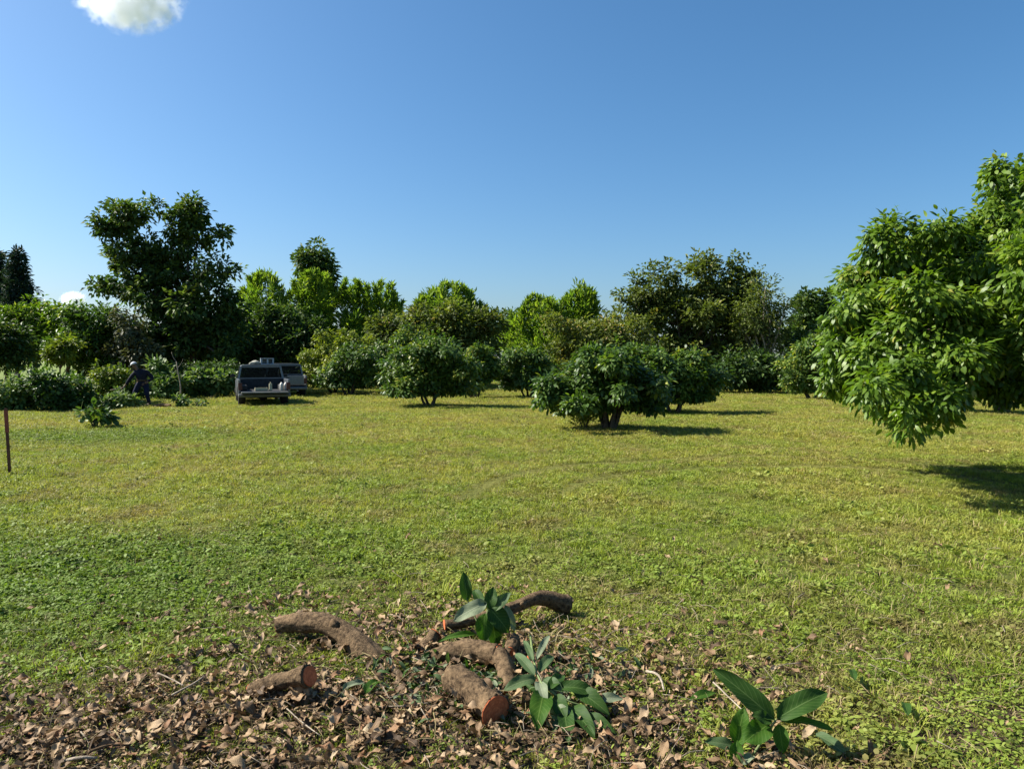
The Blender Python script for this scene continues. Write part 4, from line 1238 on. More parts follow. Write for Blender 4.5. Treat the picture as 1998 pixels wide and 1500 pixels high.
# ------------------------------------------------------------------ cut branches in the foreground
LOG_PTS = []
def log(name, label, pts, radii, bark='bark_log', ends=(True, True), cat='log', sides=28, n=60, group='cut branches in the leaf litter', bmp=0.14, seed=1, forks=(), bumpfork=True):
    """pts: (px, py, d); radii in metres along the points"""
    w = np.array([W(*q) for q in pts])
    path = spline(w, n)
    rs = np.interp(np.linspace(0, 1, len(path)), np.linspace(0, 1, len(radii)), radii)
    rs = rs * 0.84
    org = path.mean(0); org[2] = 0
    t = thing(name, label, cat, org, group=group)
    parts = [tube(path - org, rs, sides, bmp, seed, caps=True)]
    if path[0][1] < 8:
        LOG_PTS.append((path.copy(), rs.copy()))
    gk = np.random.default_rng(seed + 90)
    for kk in range(1 if rs.max() < 0.2 and len(path) > 12 else 0):   # knots and broken side stubs
        i = int(len(path) * (0.35 + 0.3 * gk.random()))
        dv = unit(np.array([gk.normal(0, 0.6), -0.5 + gk.normal(0, 0.4), 0.8]))
        c = path[i] - org
        parts.append(tube([c + dv * rs[i] * 0.5, c + dv * rs[i] * 0.95, c + dv * rs[i] * (1.15 + 0.25 * gk.random())], [rs[i] * 0.60, rs[i] * 0.40, rs[i] * 0.26], 9, 0.15, kk))
    ends_l = [(path[0] - path[1], path[0], rs[0], ends[0]), (path[-1] - path[-2], path[-1], rs[-1], ends[1])]
    for fp, fr in forks:
        fw = spline(np.array([W(*q) for q in fp]), 12)
        frs = np.interp(np.linspace(0, 1, len(fw)), np.linspace(0, 1, len(fr)), fr)
        parts.append(tube(fw - org, frs, sides - 2, bmp, seed + 5))
        ends_l.append((fw[-1] - fw[-2], fw[-1], frs[-1], True))
    v, f = join(parts)
    mesh_obj('bark', np_mesh('bark', v, f, M[bark]), t)
    for dv, c, r, on in ends_l:
        if not on:
            continue
        dv = Vector(dv).normalized()
        g = np.random.default_rng(seed)
        k = 18
        ang = np.linspace(0, 2 * math.pi, k, endpoint=False)
        rr = r * (0.93 + 0.08 * g.random(k))
        ring = np.stack([rr * np.cos(ang), rr * np.sin(ang), np.full(k, 0.0)], -1)
        ring2 = ring * [0.97, 0.97, 1] + [0, 0, 0.004]
        vv = np.vstack([ring, ring2, [[0, 0, 0.0045]]])
        j = np.arange(k); j2 = (j + 1) % k
        q = np.stack([j, j2, k + j2, k + j], -1)
        tr = np.stack([k + j, k + j2, np.full(k, 2 * k)], -1)
        o = mesh_obj('cut_face', np_mesh('cut_face', vv, [q, tr], M['wood'], smooth=False), t)
        o.location = Vector(c - org) + dv * 0.001
        o.rotation_euler = dv.to_track_quat('Z', 'Y').to_euler()
    return t
log('cut_branch', 'thick arched brown branch at the left of the cut pile', [(545, 1222, 4.15), (585, 1213, 4.12), (635, 1216, 4.05), (685, 1250, 3.95), (730, 1300, 3.86)], [0.050, 0.060, 0.064, 0.078, 0.086], seed=3, ends=(True, False))
log('cut_branch', 'short dark branch with a bright red-orange cut end', [(490, 1346, 3.46), (548, 1332, 3.43), (604, 1318, 3.37)], [0.040, 0.048, 0.056], ends=(True, True), seed=4)
log('cut_branch', 'forked branch across the middle of the cut pile', [(775, 1310, 3.86), (845, 1281, 3.86), (915, 1266, 3.82), (972, 1274, 3.75)], [0.028, 0.046, 0.056, 0.060], seed=5, forks=[([(945, 1268, 3.80), (972, 1282, 3.72), (986, 1312, 3.61), (996, 1350, 3.46)], [0.050, 0.054, 0.047, 0.042])])
log('cut_branch', 'thickest short log pointing at the camera with a reddish brown cut end', [(885, 1326, 3.44), (925, 1356, 3.28), (966, 1388, 3.15)], [0.074, 0.085, 0.090], seed=6)
log('cut_branch', 'curved branch at the back of the cut pile, bending right', [(868, 1218, 4.22), (935, 1207, 4.28), (1000, 1188, 4.38), (1055, 1166, 4.52), (1108, 1179, 4.60)], [0.036, 0.040, 0.044, 0.050, 0.056], seed=7)
log('cut_branch', 'short pale stub in the middle of the cut pile', [(822, 1270, 3.98), (850, 1238, 4.06)], [0.045, 0.050], seed=8, n=8)
log('cut_branch', 'stub with an orange cut end behind the forked branch', [(1004, 1246, 3.98), (994, 1272, 3.80)], [0.034, 0.036], seed=9, n=8)
log('cut_branch', 'thin dark branch right of the forked branch', [(1030, 1288, 3.82), (1080, 1284, 3.86), (1130, 1288, 3.86)], [0.028, 0.026, 0.022], seed=10)
log('cut_branch', 'small dark branch lying left of the red-ended one', [(362, 1296, 3.9), (420, 1294, 3.92), (472, 1282, 4.0)], [0.024, 0.030, 0.022], seed=11)
log('cut_branch', 'small brown cut log in the grass beside the stooping person', [(302, 792, 24.2), (318, 790, 24.2), (332, 792, 24.1)], [0.06, 0.08, 0.06], seed=12)

def twig(label, pts, r=0.006, mat='bark_pale'):
    w = spline(np.array([W(*q) for q in pts]), 10)
    org = w.mean(0).copy(); org[2] = 0
    v, f = join([tube(w - org, np.linspace(r, r * 0.6, len(w)), 6, 0.2, 5)])
    o = mesh_obj('twig', np_mesh('twig', v, f, M[mat]), None, org)
    tag(o, label, 'twig', 'thin twigs in the leaf litter')
def gp(px, py, h=0.03):            # a point h metres above the ground seen at px, py
    r = ray(px, py)
    return (px, py, float(r[1] * (EYE - h) / -r[2]))
twig('pale twig lying left of the red-ended branch, pointing down right', [gp(308, 1312, 0.05), gp(358, 1336, 0.05)], 0.005)
twig('pale twig slanting up from the litter at the left', [gp(335, 1355, 0.03), gp(375, 1335, 0.05), gp(398, 1318, 0.06)], 0.006)
twig('thin twig crossing in front of the red-ended branch', [gp(545, 1368, 0.03), gp(585, 1405, 0.04), gp(625, 1434, 0.03)], 0.004)
twig('short pale twig beside the thickest log', [gp(785, 1398, 0.03), gp(810, 1370, 0.04)], 0.005)
twig('long level twig in front of the wilted leaves', [gp(735, 1378, 0.03), gp(800, 1376, 0.04), gp(870, 1364, 0.04)], 0.004)
twig('curved pale peeled twig right of the cut pile', [gp(1262, 1308, 0.03), gp(1285, 1318, 0.05), gp(1296, 1345, 0.03)], 0.009, 'bark_pale')
twig('slender twig behind the seedling', [gp(1392, 1330, 0.04), gp(1420, 1358, 0.04), gp(1450, 1385, 0.03)], 0.005)
twig('dark curved twig at the bottom left of the litter', [gp(150, 1478, 0.03), gp(205, 1455, 0.05), gp(255, 1452, 0.03)], 0.007, 'bark_log')
twig('pale dry stalk at the bottom left corner', [gp(120, 1484, 0.03), gp(160, 1478, 0.05), gp(190, 1477, 0.04)], 0.009)
twig('thin stalk leaning near the right of the cut pile', [gp(1150, 1385, 0.03), gp(1172, 1440, 0.03)], 0.007)

# ------------------------------------------------------------------ big single leaves and sprigs
def leaf_grid(L, Wd, bend, fold, nu=9, nv=5, wav=0.0, seed=0, tip=0.85):
    u = np.linspace(0, 1, nu); v = np.linspace(-1, 1, nv)
    Uu, V = np.meshgrid(u, v, indexing='ij')
    prof = np.sin(math.pi * np.clip(Uu, 0.0, 1) ** tip) ** 0.62
    prof = np.maximum(prof, 0.03)
    g = np.random.default_rng(seed)
    x = V * prof * Wd * 0.5
    ang = Uu * bend
    y = np.where(abs(bend) > 1e-4, np.sin(ang) / bend if abs(bend) > 1e-4 else Uu, Uu) * L
    z = -(1 - np.cos(ang)) / (bend if abs(bend) > 1e-4 else 1) * L + np.abs(V) * prof * Wd * 0.5 * fold
    z = z + wav * Wd * np.sin(Uu * 9 + V * 2 + g.random() * 6) * np.abs(V)
    vv = np.stack([x, y, z], -1).reshape(-1, 3)
    i = (np.arange(nu - 1)[:, None] * nv + np.arange(nv - 1)[None, :]).ravel()
    f = np.stack([i, i + 1, i + nv + 1, i + nv], -1)
    return vv, f, Uu.ravel(), V.ravel()

def sprig_leaf(parent, org, base, tip, wpx, mat, bend=0.5, fold=0.25, toward=0.5, name='leaf', seed=0):
    b = W(*base); e = W(*tip)
    L = np.linalg.norm(e - b) * (1 + 0.06 * abs(bend))
    wd = wpx / FPX * base[2]
    v, f, lu, lv = leaf_grid(L, wd * (0.8 if name == 'leaf' else 0.9), bend, fold + 0.1, 11, 7, wav=0.10, seed=seed)
    o = mesh_obj(name, np_mesh(name, v, f, M[mat], {'lu': lu, 'lv': lv}), parent)
    a = Vector(unit(e - b))
    view = Vector(unit(np.array([0, 0, EYE]) - b))
    up = (view * toward + Vector((0, 0, 1)) * (1 - toward)).normalized()
    s = a.cross(up).normalized()
    n = s.cross(a)
    a2 = (Matrix.Rotation(bend * 0.5, 3, s) @ a)
    n2 = s.cross(a2)
    m = Matrix(((s.x, a2.x, n2.x), (s.y, a2.y, n2.y), (s.z, a2.z, n2.z))).to_4x4()
    o.matrix_basis = Matrix.Translation(Vector(b) - Vector(org)) @ m
    return o

def stem(parent, org, pts, r):
    w = spline(np.array([W(*q) for q in pts]), 10) - np.asarray(org)
    v, f = join([tube(w, np.linspace(r, r * 0.6, len(w)), 7, 0.1, 3)])
    mesh_obj('stem', np_mesh('stem', v, f, M['green_stem']), parent)
M['green_stem'] = plain_mat('green_stem', (0.13, 0.17, 0.06), 0.6, 0.3, 0, 0.2, 30)

def seedling():
    d = dist_of(1478)
    org = G(1460, 1480)
    t = thing('seedling', 'broad-leaved dark green seedling in the litter, right of the cut pile', 'seedling', org)
    D = d + 0.02
    stem(t, org, [(1462, 1484, D), (1490, 1440, D), (1515, 1402, D)], 0.006)
    stem(t, org, [(1462, 1484, D), (1440, 1458, D - 0.02), (1436, 1448, D - 0.02)], 0.005)
    L = [((1512, 1404, D), (1394, 1306, D + 0.10), 56, 'big_dark', 0.35, 0.2, 0.6), ((1516, 1402, D), (1614, 1352, D + 0.06), 58, 'big_dark', 0.5, 0.3, 0.6),
         ((1522, 1404, D), (1625, 1424, D - 0.03), 30, 'big_green', 0.5, 0.3, 0.3), ((1502, 1412, D), (1452, 1448, D - 0.06), 56, 'big_green', 0.5, 0.2, 0.8),
         ((1438, 1452, D), (1452, 1380, D + 0.03), 48, 'big_green', 0.4, 0.35, 0.8), ((1520, 1412, D), (1528, 1468, D - 0.04), 38, 'big_green', 0.4, 0.2, 0.8),
         ((1434, 1456, D), (1376, 1446, D), 32, 'big_teal', 0.3, 0.2, 0.5), ((1438, 1446, D - 0.03), (1436, 1490, D - 0.06), 34, 'big_green', 0.3, 0.3, 0.8),
         ((1505, 1405, D), (1466, 1396, D - 0.02), 34, 'big_dark', 0.4, 0.2, 0.6)]
    for i, a in enumerate(L):
        sprig_leaf(t, org, *a, seed=i)
seedling()

def pile_shoot():
    D = 3.98
    org = G(945, 1285)
    t = thing('leafy_shoot', 'upright green leafy shoot standing in the middle of the cut pile', 'shoot', org)
    stem(t, org, [(935, 1300, D - 0.02), (945, 1240, D), (952, 1185, D + 0.02)], 0.008)
    stem(t, org, [(945, 1240, D), (925, 1200, D + 0.06), (910, 1165, D + 0.1)], 0.005)
    L = [((912, 1172, D + 0.1), (904, 1116, D + 0.14), 34, 'big_dark', 0.3, 0.3, 0.7), ((950, 1176, D), (886, 1210, D - 0.04), 44, 'big_pale', 0.4, 0.2, 0.6),
         ((955, 1188, D), (962, 1146, D + 0.06), 36, 'big_dark', 0.4, 0.3, 0.6), ((962, 1190, D), (996, 1156, D + 0.03), 30, 'big_teal', 0.4, 0.3, 0.7),
         ((946, 1196, D), (944, 1252, D - 0.05), 48, 'big_green', 0.4, 0.25, 0.85), ((955, 1186, D), (992, 1232, D - 0.03), 54, 'big_dark', 0.5, 0.2, 0.7),
         ((930, 1238, D), (856, 1252, D - 0.05), 20, 'big_green', 0.5, 0.4, 0.4), ((985, 1180, D + 0.02), (1004, 1230, D), 24, 'big_pale', 0.4, 0.3, 0.6),
         ((940, 1180, D), (925, 1150, D + 0.1), 30, 'big_dark', 0.3, 0.3, 0.5), ((960, 1205, D), (968, 1262, D), 40, 'big_dark', 0.4, 0.2, 0.6)]
    for i, a in enumerate(L):
        sprig_leaf(t, org, a[0], a[1], a[2] * 0.9, a[3], a[4] * 1.5, *a[5:], seed=20 + i)
pile_shoot()

def cut_sprig():
    org = G(1085, 1400)
    t = thing('cut_sprig', 'wilting grey-green leafy sprig lying right of the thickest log', 'sprig', org)
    stem(t, org, [gp(1035, 1240, 0.10), gp(1042, 1290, 0.14), gp(1058, 1335, 0.13), gp(1110, 1368, 0.08), gp(1190, 1392, 0.05)], 0.006)
    L = [((1044, 1318, .14), (1006, 1276, .17), 30, 'big_teal', 0.4, 0.3, 0.6), ((1046, 1324, .13), (984, 1346, .10), 38, 'big_teal', 0.5, 0.3, 0.5),
         ((1052, 1330, .13), (1064, 1374, .09), 34, 'big_pale', 0.5, 0.3, 0.6), ((1062, 1350, .11), (1046, 1422, .05), 62, 'big_green', 0.4, 0.2, 0.7),
         ((1076, 1380, .07), (1122, 1422, .03), 50, 'big_pale', 0.3, 0.2, 0.6), ((1090, 1340, .12), (1162, 1352, .10), 42, 'big_dark', 0.5, 0.3, 0.5),
         ((1120, 1345, .10), (1188, 1394, .05), 48, 'big_dark', 0.5, 0.3, 0.5), ((1160, 1365, .07), (1216, 1364, .07), 30, 'big_pale', 0.4, 0.3, 0.5),
         ((1050, 1310, .15), (1078, 1280, .17), 30, 'big_teal', 0.5, 0.3, 0.6), ((1080, 1360, .09), (1104, 1406, .05), 48, 'big_dark', 0.5, 0.3, 0.5),
         ((1040, 1290, .15), (1022, 1250, .18), 18, 'big_teal', 0.4, 0.3, 0.6), ((1046, 1288, .15), (1072, 1240, .18), 20, 'big_pale', 0.4, 0.3, 0.6),
         ((1070, 1345, .12), (1100, 1318, .13), 34, 'big_dark', 0.4, 0.3, 0.5), ((1110, 1378, .06), (1160, 1436, .03), 50, 'big_dark', 0.4, 0.3, 0.5),
         ((1100, 1385, .05), (1110, 1450, .03), 46, 'big_dark', 0.4, 0.3, 0.5), ((1130, 1395, .05), (1200, 1430, .03), 40, 'big_dark', 0.4, 0.3, 0.4),
         ((1060, 1325, .13), (1098, 1350, .11), 36, 'big_teal', 0.4, 0.3, 0.6)]
    for i, (ba, ti, *r) in enumerate(L):
        sprig_leaf(t, org, gp(*ba), gp(*ti), r[0] * 0.88, r[1], r[2] * 1.7, *r[3:], seed=40 + i)
cut_sprig()

def single_leaf(label, base, tip, wpx, mat, h=0.03, bend=0.5):
    b = gp(*base, h); e = gp(*tip, h * 0.7)
    org = G(*base)
    o = sprig_leaf(None, (0, 0, 0), b, e, wpx, mat, bend, 0.3, 0.25, 'fallen_leaf', seed=int(base[0]))
    tag(o, label, 'leaf', 'green leaves fallen round the cut pile')
single_leaf('bright green leaf lying left of the wilted leaves', (712, 1352), (738, 1328), 26, 'big_green', 0.05)
single_leaf('pale green leaf lying just right of the red-ended branch', (668, 1345), (712, 1330), 22, 'big_pale', 0.04)
single_leaf('teal wilted leaf lying below the thick arched branch', (640, 1352), (676, 1366), 20, 'big_teal', 0.03)
single_leaf('wilted teal leaf in the grass right of the seedling', (1592, 1432), (1650, 1472), 30, 'big_teal', 0.04)
single_leaf('dull brown-green leaf left of the seedling', (1345, 1368), (1400, 1352), 24, 'big_green', 0.03)
single_leaf('pale torn leaf below the seedling', (1448, 1490), (1470, 1474), 26, 'big_pale', 0.02)
single_leaf('small dark green leaf standing in the right-hand grass', (1772, 1395), (1764, 1370), 20, 'big_dark', 0.05)
single_leaf('dark green leaf in the grass at the right, near the litter edge', (1668, 1328), (1662, 1306), 16, 'big_dark', 0.05)

# ------------------------------------------------------------------ scattered ground cover
def scatter(name, label, meshes, P, rot, scl, idx):
    col = bpy.data.collections.new(name + '_kinds')
    for i, me in enumerate(meshes):
        o = bpy.data.objects.new('%s_kind_%02d' % (name, i), me)
        col.objects.link(o)
    me = bpy.data.meshes.new(name)
    me.vertices.add(len(P))
    me.vertices.foreach_set('co', np.asarray(P, np.float32).ravel())
    a = me.attributes.new('rot', 'FLOAT_VECTOR', 'POINT'); a.data.foreach_set('vector', np.asarray(rot, np.float32).ravel())
    a = me.attributes.new('scl', 'FLOAT', 'POINT'); a.data.foreach_set('value', np.asarray(scl, np.float32))
    a = me.attributes.new('idx', 'INT', 'POINT'); a.data.foreach_set('value', np.asarray(idx, np.int32))
    o = mesh_obj(name, me)
    ng = bpy.data.node_groups.new(name + '_scatter', 'GeometryNodeTree')
    ng.interface.new_socket('Geometry', in_out='INPUT', socket_type='NodeSocketGeometry')
    ng.interface.new_socket('Geometry', in_out='OUTPUT', socket_type='NodeSocketGeometry')
    gi = ng.nodes.new('NodeGroupInput'); go = ng.nodes.new('NodeGroupOutput')
    iop = ng.nodes.new('GeometryNodeInstanceOnPoints')
    ci = ng.nodes.new('GeometryNodeCollectionInfo')
    ci.inputs['Collection'].default_value = col
    ci.inputs['Separate Children'].default_value = True
    ci.inputs['Reset Children'].default_value = True
    def attr(nm, ty):
        n = ng.nodes.new('GeometryNodeInputNamedAttribute')
        n.data_type = ty
        n.inputs['Name'].default_value = nm
        return n.outputs['Attribute']
    ng.links.new(gi.outputs[0], iop.inputs['Points'])
    ng.links.new(ci.outputs[0], iop.inputs['Instance'])
    iop.inputs['Pick Instance'].default_value = True
    ng.links.new(attr('idx', 'INT'), iop.inputs['Instance Index'])
    ng.links.new(attr('rot', 'FLOAT_VECTOR'), iop.inputs['Rotation'])
    ng.links.new(attr('scl', 'FLOAT'), iop.inputs['Scale'])
    ng.links.new(iop.outputs[0], go.inputs[0])
    md = o.modifiers.new('scatter', 'NODES')
    md.node_group = ng
    o['kind'] = 'stuff'
    o['label'] = label
    return o

def blades(g, n, h, spread, width, lean=0.6, mat=None):
    """a tuft of n bent blades"""
    a = g.random(n) * 6.283
    rr = spread * np.sqrt(g.random(n))
    base = np.stack([rr * np.cos(a), rr * np.sin(a), np.full(n, -0.005)], -1)
    da = a + g.normal(0, 0.9, n)
    out = np.stack([np.cos(da), np.sin(da), np.zeros(n)], -1)
    hh = h * (0.45 + 0.75 * g.random(n))
    ln = lean * (0.3 + g.random(n))
    up = np.array([0, 0, 1.0])
    mid = base + up * (hh * 0.6)[:, None] + out * (hh * ln * 0.35)[:, None]
    tip = base + up * (hh * (1.0 - 0.25 * ln))[:, None] + out * (hh * ln * 1.0)[:, None]
    fa = da + 1.57 + g.normal(0, 0.6, n)
    s = np.stack([np.cos(fa), np.sin(fa), np.zeros(n)], -1) * (width * (0.6 + 0.8 * g.random(n)))[:, None] * 0.5
    v = np.stack([base - s * 0.7, base + s * 0.7, mid + s, mid - s, tip], 1).reshape(-1, 3)
    o = np.arange(n)[:, None] * 5
    q = o + np.array([[0, 1, 2, 3]])
    t = o + np.array([[3, 2, 4]])
    return np_mesh('tuft', v, [q, t], mat)

def weeds(g, n, h, spread, size, mat):
    """a rosette of small rounded leaves"""
    a = g.random(n) * 6.283
    rr = spread * np.sqrt(g.random(n))
    P = np.stack([rr * np.cos(a), rr * np.sin(a), h * (0.2 + 0.8 * g.random(n))], -1)
    A = np.stack([np.cos(a) + g.normal(0, 0.6, n), np.sin(a) + g.normal(0, 0.6, n), g.normal(0.05, 0.3, n)], -1)
    U = unit(np.array([0, 0, 1.0]) + g.normal(0, 0.35, (n, 3)))
    v, f, tt = leaves(P, unit(A), U, size * (0.6 + 0.7 * g.random(n)), size * 0.6 * (0.7 + 0.6 * g.random(n)), np.zeros(n), fold=0.2)
    return np_mesh('rosette', v, f, mat)

def sstep(a, b, x):
    t = np.clip((x - a) / (b - a), 0, 1)
    return t * t * (3 - 2 * t)

def vnoise(x, y, s, seed):
    g = np.random.default_rng(seed)
    k = g.random((6, 3)) * [2, 2, 6.28] - [1, 1, 0]
    out = 0
    for a, b, c in k:
        out = out + np.sin((a * x + b * y) * s * 3 + c)
    return out / 6

def litter_density(x, y):
    wob = 0.25 * vnoise(x, y, 1.7, 5)
    left = sstep(-2.9, -2.2, x) * 0 + 1
    near = (1 - sstep(3.35, 4.0, y + wob)) * (1 - sstep(0.35 + 0.7 * np.clip(3.25 - y, 0, 0.5), 1.25 + 1.2 * np.clip(3.25 - y, 0, 0.5), x + wob))
    pile = np.exp(-(((x + 1.1) / 1.0) ** 2 + ((y - 4.3) / 0.6) ** 2)) * 0.72
    mid = np.exp(-(((x - 0.05) / 0.8) ** 2 + ((y - 3.95) / 0.6) ** 2)) * 0.72
    right = 0.26 * np.exp(-(((x - 0.9) / 0.9) ** 2 + ((y - 3.9) / 0.7) ** 2))
    leftgap = 1 - 0.55 * (1 - sstep(-2.4, -1.6, x)) * sstep(3.1, 3.5, y)
    return np.clip(near * leftgap + pile + mid + right, 0, 1) * (0.75 + 0.5 * vnoise(x, y, 4.0, 6))

def lush_density(x, y):
    a = (1 - sstep(-2.4, -0.7, x)) * (1 - np.clip(np.abs(y - 5.4) / 2.0, 0, 1))
    b = np.exp(-(((x + 8.4) / 2.4) ** 2 + ((y - 15.2) / 1.3) ** 2))
    c = np.exp(-(((x + 0.3) / 1.8) ** 2 + ((y - 5.6) / 0.5) ** 2)) * 0.5
    e = np.exp(-(((x - 2.0) / 0.8) ** 2 + ((y - 3.0) / 0.4) ** 2)) * 0.6
    return np.clip(a + b + c + e, 0, 1)

def sample(g, y0, y1, per_m2, margin=1.3):
    area = 0.72 * (y1 ** 2 - y0 ** 2) + 2 * margin * (y1 - y0)
    n = int(area * per_m2)
    y = np.sqrt(y0 ** 2 + (y1 ** 2 - y0 ** 2) * g.random(n))
    x = (g.random(n) * 2 - 1) * (0.72 * y + margin)
    return x, y

# big dark things that grass must not grow through
g = np.random.default_rng(21)
def grass_field():
    X, Y, S_ = [], [], []
    for (y0, y1, dn, sc) in ((1.9, 5.0, 1150, 0.85), (5.0, 9.0, 620, 0.95), (9.0, 15.0, 430, 1.0), (15.0, 26.0, 260, 1.15), (26.0, 50.0, 85, 1.6)):
        x, y = sample(g, y0, y1, dn)
        keep = g.random(len(x)) > 0.66 * np.clip(litter_density(x, y) * 1.1, 0, 1)
        thin = g.random(len(x)) < 0.78 + 0.34 * vnoise(x, y, 0.9, 9) + 0.22 * vnoise(x, y, 3.1, 19)
        k = keep & thin
        X.append(x[k]); Y.append(y[k]); S_.append(np.full(k.sum(), sc) * (0.65 + 0.6 * g.random(k.sum())) * (1 + 0.3 * vnoise(x[k], y[k], 1.1, 11) + 0.28 * vnoise(x[k], y[k], 3.7, 12)))
    x = np.concatenate(X); y = np.concatenate(Y); s = np.concatenate(S_)
    s = s * (1 - 0.35 * np.clip(litter_density(x, y), 0, 1))
    rad = np.hypot(x - 3.6, y - 7.8)
    trk = np.maximum(1 - np.abs(rad - 3.1) / 0.22, 1 - np.abs(rad - 4.2) / 0.22).clip(0, 1) * (y > 8.4)
    s = s * (1 - 0.8 * trk)          # flattened in the wheel tracks
    lush = lush_density(x, y)
    u = g.random(len(x))
    broad = u < 0.14 + 0.72 * lush
    straw = (~broad) & (g.random(len(x)) < 0.08 + 0.05 * vnoise(x, y, 0.6, 13) + 0.14 * np.clip((6.5 - y) / 2.5, 0, 1) * sstep(-1.0, 1.0, x))
    gr = ~(broad | straw)
    def emit(name, label, sel, meshes, sc=1.0):
        n = sel.sum()
        P = np.stack([x[sel], y[sel], gz(x[sel], y[sel])], -1)
        rot = np.stack([g.normal(0, 0.12, n), g.normal(0, 0.12, n), g.random(n) * 6.283], -1)
        scatter(name, label, meshes, P, rot, s[sel] * sc, g.integers(0, len(meshes), n))
    emit('grass', 'short yellow-green mown grass covering the field', gr, [blades(g, 15, 0.060, 0.040, 0.0048, 0.9, M['grass']) for _ in range(6)] + [blades(g, 18, 0.045, 0.05, 0.0052, 1.2, M['grass']) for _ in range(3)])
    emit('broad_leaved_weeds', 'small broad-leaved green weeds growing through the grass', broad, [weeds(g, 13, 0.045, 0.045, 0.030, M['broad']) for _ in range(6)])
    big = g.choice(len(x), 2200, replace=False)
    bsel = np.zeros(len(x), bool); bsel[big] = True
    bsel &= (y < 24)
    emit('meadow_tussocks', 'longer tussocks and rosettes standing out of the short grass', bsel, [blades(g, 26, 0.085, 0.05, 0.006, 0.9, M['grass']) for _ in range(3)] + [weeds(g, 16, 0.05, 0.06, 0.05, M['broad']) for _ in range(3)], 1.1)
    emit('dry_grass', 'dry straw-coloured grass among the green', straw, [blades(g, 9, 0.075, 0.045, 0.0036, 1.4, M['straw']) for _ in range(5)])
grass_field()

def dry_leaf_mesh(seed):
    gg = np.random.default_rng(seed)
    L, Wd = 1.0, 0.24 + 0.26 * gg.random()
    v, f, lu, lv = leaf_grid(L, Wd, 0.15 + 1.2 * gg.random() ** 1.5, 0.05 + 0.6 * gg.random(), 8, 5, 0.22, seed, 0.75 + 0.4 * gg.random())
    tw = (gg.random() - 0.5) * 1.4
    a = tw * (lu - 0.5)
    x, z = v[:, 0] * np.cos(a) - v[:, 2] * np.sin(a), v[:, 0] * np.sin(a) + v[:, 2] * np.cos(a)
    v = np.stack([x, v[:, 1] - 0.5 * L, z], -1)
    v[:, 2] -= v[:, 2].min()
    v = v + gg.normal(0, 0.014, v.shape)
    return np_mesh('dry_leaf', v, f, M['dry_leaf'], {'lu': lu, 'lv': lv})

def litter():
    g = np.random.default_rng(33)
    meshes = [dry_leaf_mesh(300 + k) for k in range(18)]
    x, y = sample(g, 2.3, 6.5, 1700, 0.8)
    d = litter_density(x, y)
    k = g.random(len(x)) < d * (0.55 + 0.35 * np.clip((3.9 - y) / 0.8, 0, 1)) + 0.006
    x, y = x[k], y[k]
    n0 = len(x)
    hx, hy, hz = [], [], []
    for path, rs in LOG_PTS:
        m = 46
        i = g.integers(0, len(path), m)
        a = g.random(m) * 6.283
        off = rs[i] * (1.05 + 1.3 * g.random(m))
        hx.append(path[i, 0] + off * np.cos(a)); hy.append(path[i, 1] + off * np.sin(a)); hz.append(0.01 + rs[i] * 0.45 * g.random(m))
    x = np.concatenate([x] + hx); y = np.concatenate([y] + hy); hz = np.concatenate([np.zeros(n0)] + hz)
    n = len(x)
    z = hz + gz(x, y) + 0.003 + 0.030 * g.random(n) ** 1.3 * (0.4 + litter_density(x, y))
    rot = np.stack([g.normal(0, 0.26, n), g.normal(0, 0.26, n), g.random(n) * 6.283], -1)
    flip = g.random(n) < 0.4
    rot[flip, 0] += math.pi
    z[flip] += 0.02
    s = 0.026 + 0.070 * g.random(n) ** 2.0
    idx = g.integers(0, len(meshes), n)
    # the nearest leaves on top of the litter are things of their own
    px = 999 + x / y * FPX
    vis = np.where((px > 20) & (px < 1980) & (y > 2.93))[0]
    score = s[vis] / y[vis] + 0.35 * (z[vis] - gz(x[vis], y[vis]))
    pick = vis[np.argsort(-score)[:300]]
    rest = np.ones(n, bool); rest[pick] = False
    for i in pick:
        o = bpy.data.objects.new('dry_leaf', meshes[idx[i]])
        C.objects.link(o)
        o.location = (x[i], y[i], z[i] + 0.006)
        o.rotation_euler = rot[i]
        o.scale = (s[i] * 1.1,) * 3
        q = px[i]
        where = ('in the litter at the bottom left corner' if q < 330 else 'in the litter below and around the red-ended branch' if q < 720 else
                 'in the litter round the thickest log' if q < 1050 else 'in the litter below the wilting sprig' if q < 1330 else 'in the thin litter round the seedling')
        tag(o, 'large curled dry brown leaf lying ' + where, 'dry leaf', 'large dry leaves ' + where)
    scatter('leaf_litter', 'bed of smaller dry brown leaves covering the foreground soil', meshes, np.stack([x, y, z], -1)[rest], rot[rest], s[rest], idx[rest])
    # wilted strips of green leaf between the logs
    gl = np.random.default_rng(41)
    wm = []
    for k2, mt in enumerate(('big_pale', 'big_teal', 'big_pale', 'big_teal', 'big_dark')):
        v, f, lu, lv = leaf_grid(1.0, 0.28, 0.9, 0.6, 6, 3, 0.1, k2)
        v[:, 1] -= 0.5
        wm.append(np_mesh('wilted_leaf', v, f, M[mt], {'lu': lu, 'lv': lv}))
    n = 700
    pxs = np.where(gl.random(n) < 0.6, gl.normal(880, 90, n), gl.normal(1060, 90, n)); pys = gl.normal(1330, 38, n)
    pt = np.array([G(a, min(max(b, 1230), 1470)) for a, b in zip(pxs, pys)])
    hh = 0.01 + 0.05 * gl.random(n)
    scatter('wilted_leaves', 'wilted grey-green leaves strewn between the cut branches', wm, np.stack([pt[:, 0], pt[:, 1], hh + gz(pt[:, 0], pt[:, 1])], -1),
            np.stack([gl.normal(0, 0.5, n), gl.normal(0, 0.5, n), gl.random(n) * 6.28], -1), 0.045 + 0.05 * gl.random(n), gl.integers(0, len(wm), n))
litter()

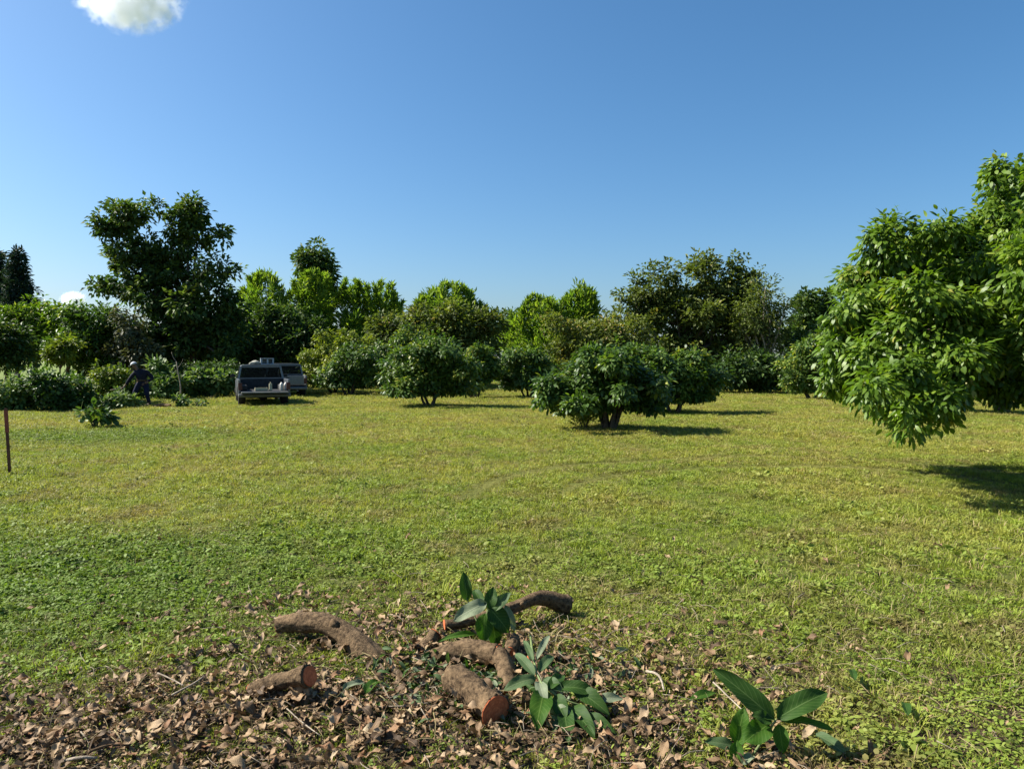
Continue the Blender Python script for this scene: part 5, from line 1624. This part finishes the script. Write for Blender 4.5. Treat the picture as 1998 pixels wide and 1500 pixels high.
def debris():
    # shredded straw, stalk ends and leaf crumbs over the litter and its edge
    g = np.random.default_rng(52)
    kinds = []
    for k, mt in enumerate(('straw', 'straw', 'bark_pale', 'dry_leaf', 'dry_leaf', 'bark_log')):
        if mt == 'dry_leaf':
            v, f, lu, lv = leaf_grid(0.028, 0.016, 0.9, 0.5, 4, 3, 0.3, k)
            v = v + g.normal(0, 0.001, v.shape)
            kinds.append(np_mesh('crumb', v, f, M[mt], {'lu': lu, 'lv': lv}))
        else:
            L = 0.05 + 0.05 * g.random()
            pt = spline([(-L, 0, 0), (0, 0.012 * g.normal(), 0.012), (L, 0.012 * g.normal(), 0)], 6)
            v, f = join([tube(pt, np.linspace(0.0022, 0.0012, len(pt)), 4)])
            kinds.append(np_mesh('stalk', v, f, M[mt]))
    x, y = sample(g, 2.3, 7.0, 520, 0.8)
    d = litter_density(x, y)
    edge = np.exp(-(((x - 0.3) / 2.0) ** 2 + ((y - 3.8) / 1.1) ** 2))
    k = g.random(len(x)) < 0.05 + 0.45 * d + 0.45 * edge
    x, y = x[k], y[k]
    n = len(x)
    z = gz(x, y) + 0.012 + 0.035 * g.random(n)
    scatter('ground_debris', 'shredded straw, stalks and leaf crumbs strewn over the litter', kinds, np.stack([x, y, z], -1),
            np.stack([g.normal(0, 0.35, n), g.normal(0, 0.35, n), g.random(n) * 6.28], -1), 0.5 + 0.8 * g.random(n), g.integers(0, len(kinds), n))
debris()

def long_tussock(label, px, py, n, h, mat='big_teal', seed=0):
    gg = np.random.default_rng(seed)
    p = G(px, py)
    me = blades(gg, n, h, 0.05, 0.007, 1.3, M['straw'] if mat == 'straw' else M['grass'])
    o = mesh_obj('grass_tussock', me, None, (p[0], p[1], float(gz(p[0], p[1]))))
    tag(o, label, 'grass tussock', 'longer tussocks round the cut pile')
long_tussock('long pale grass blades arching behind the leafy shoot', 865, 1165, 26, 0.17, seed=1)
long_tussock('dark grass tussock right of the thick arched branch', 760, 1205, 24, 0.13, seed=2)
long_tussock('dry grass tussock right of the cut sprig', 1070, 1265, 22, 0.14, 'straw', seed=3)
long_tussock('long grass blades left of the arched branch', 285, 1280, 16, 0.12, seed=4)
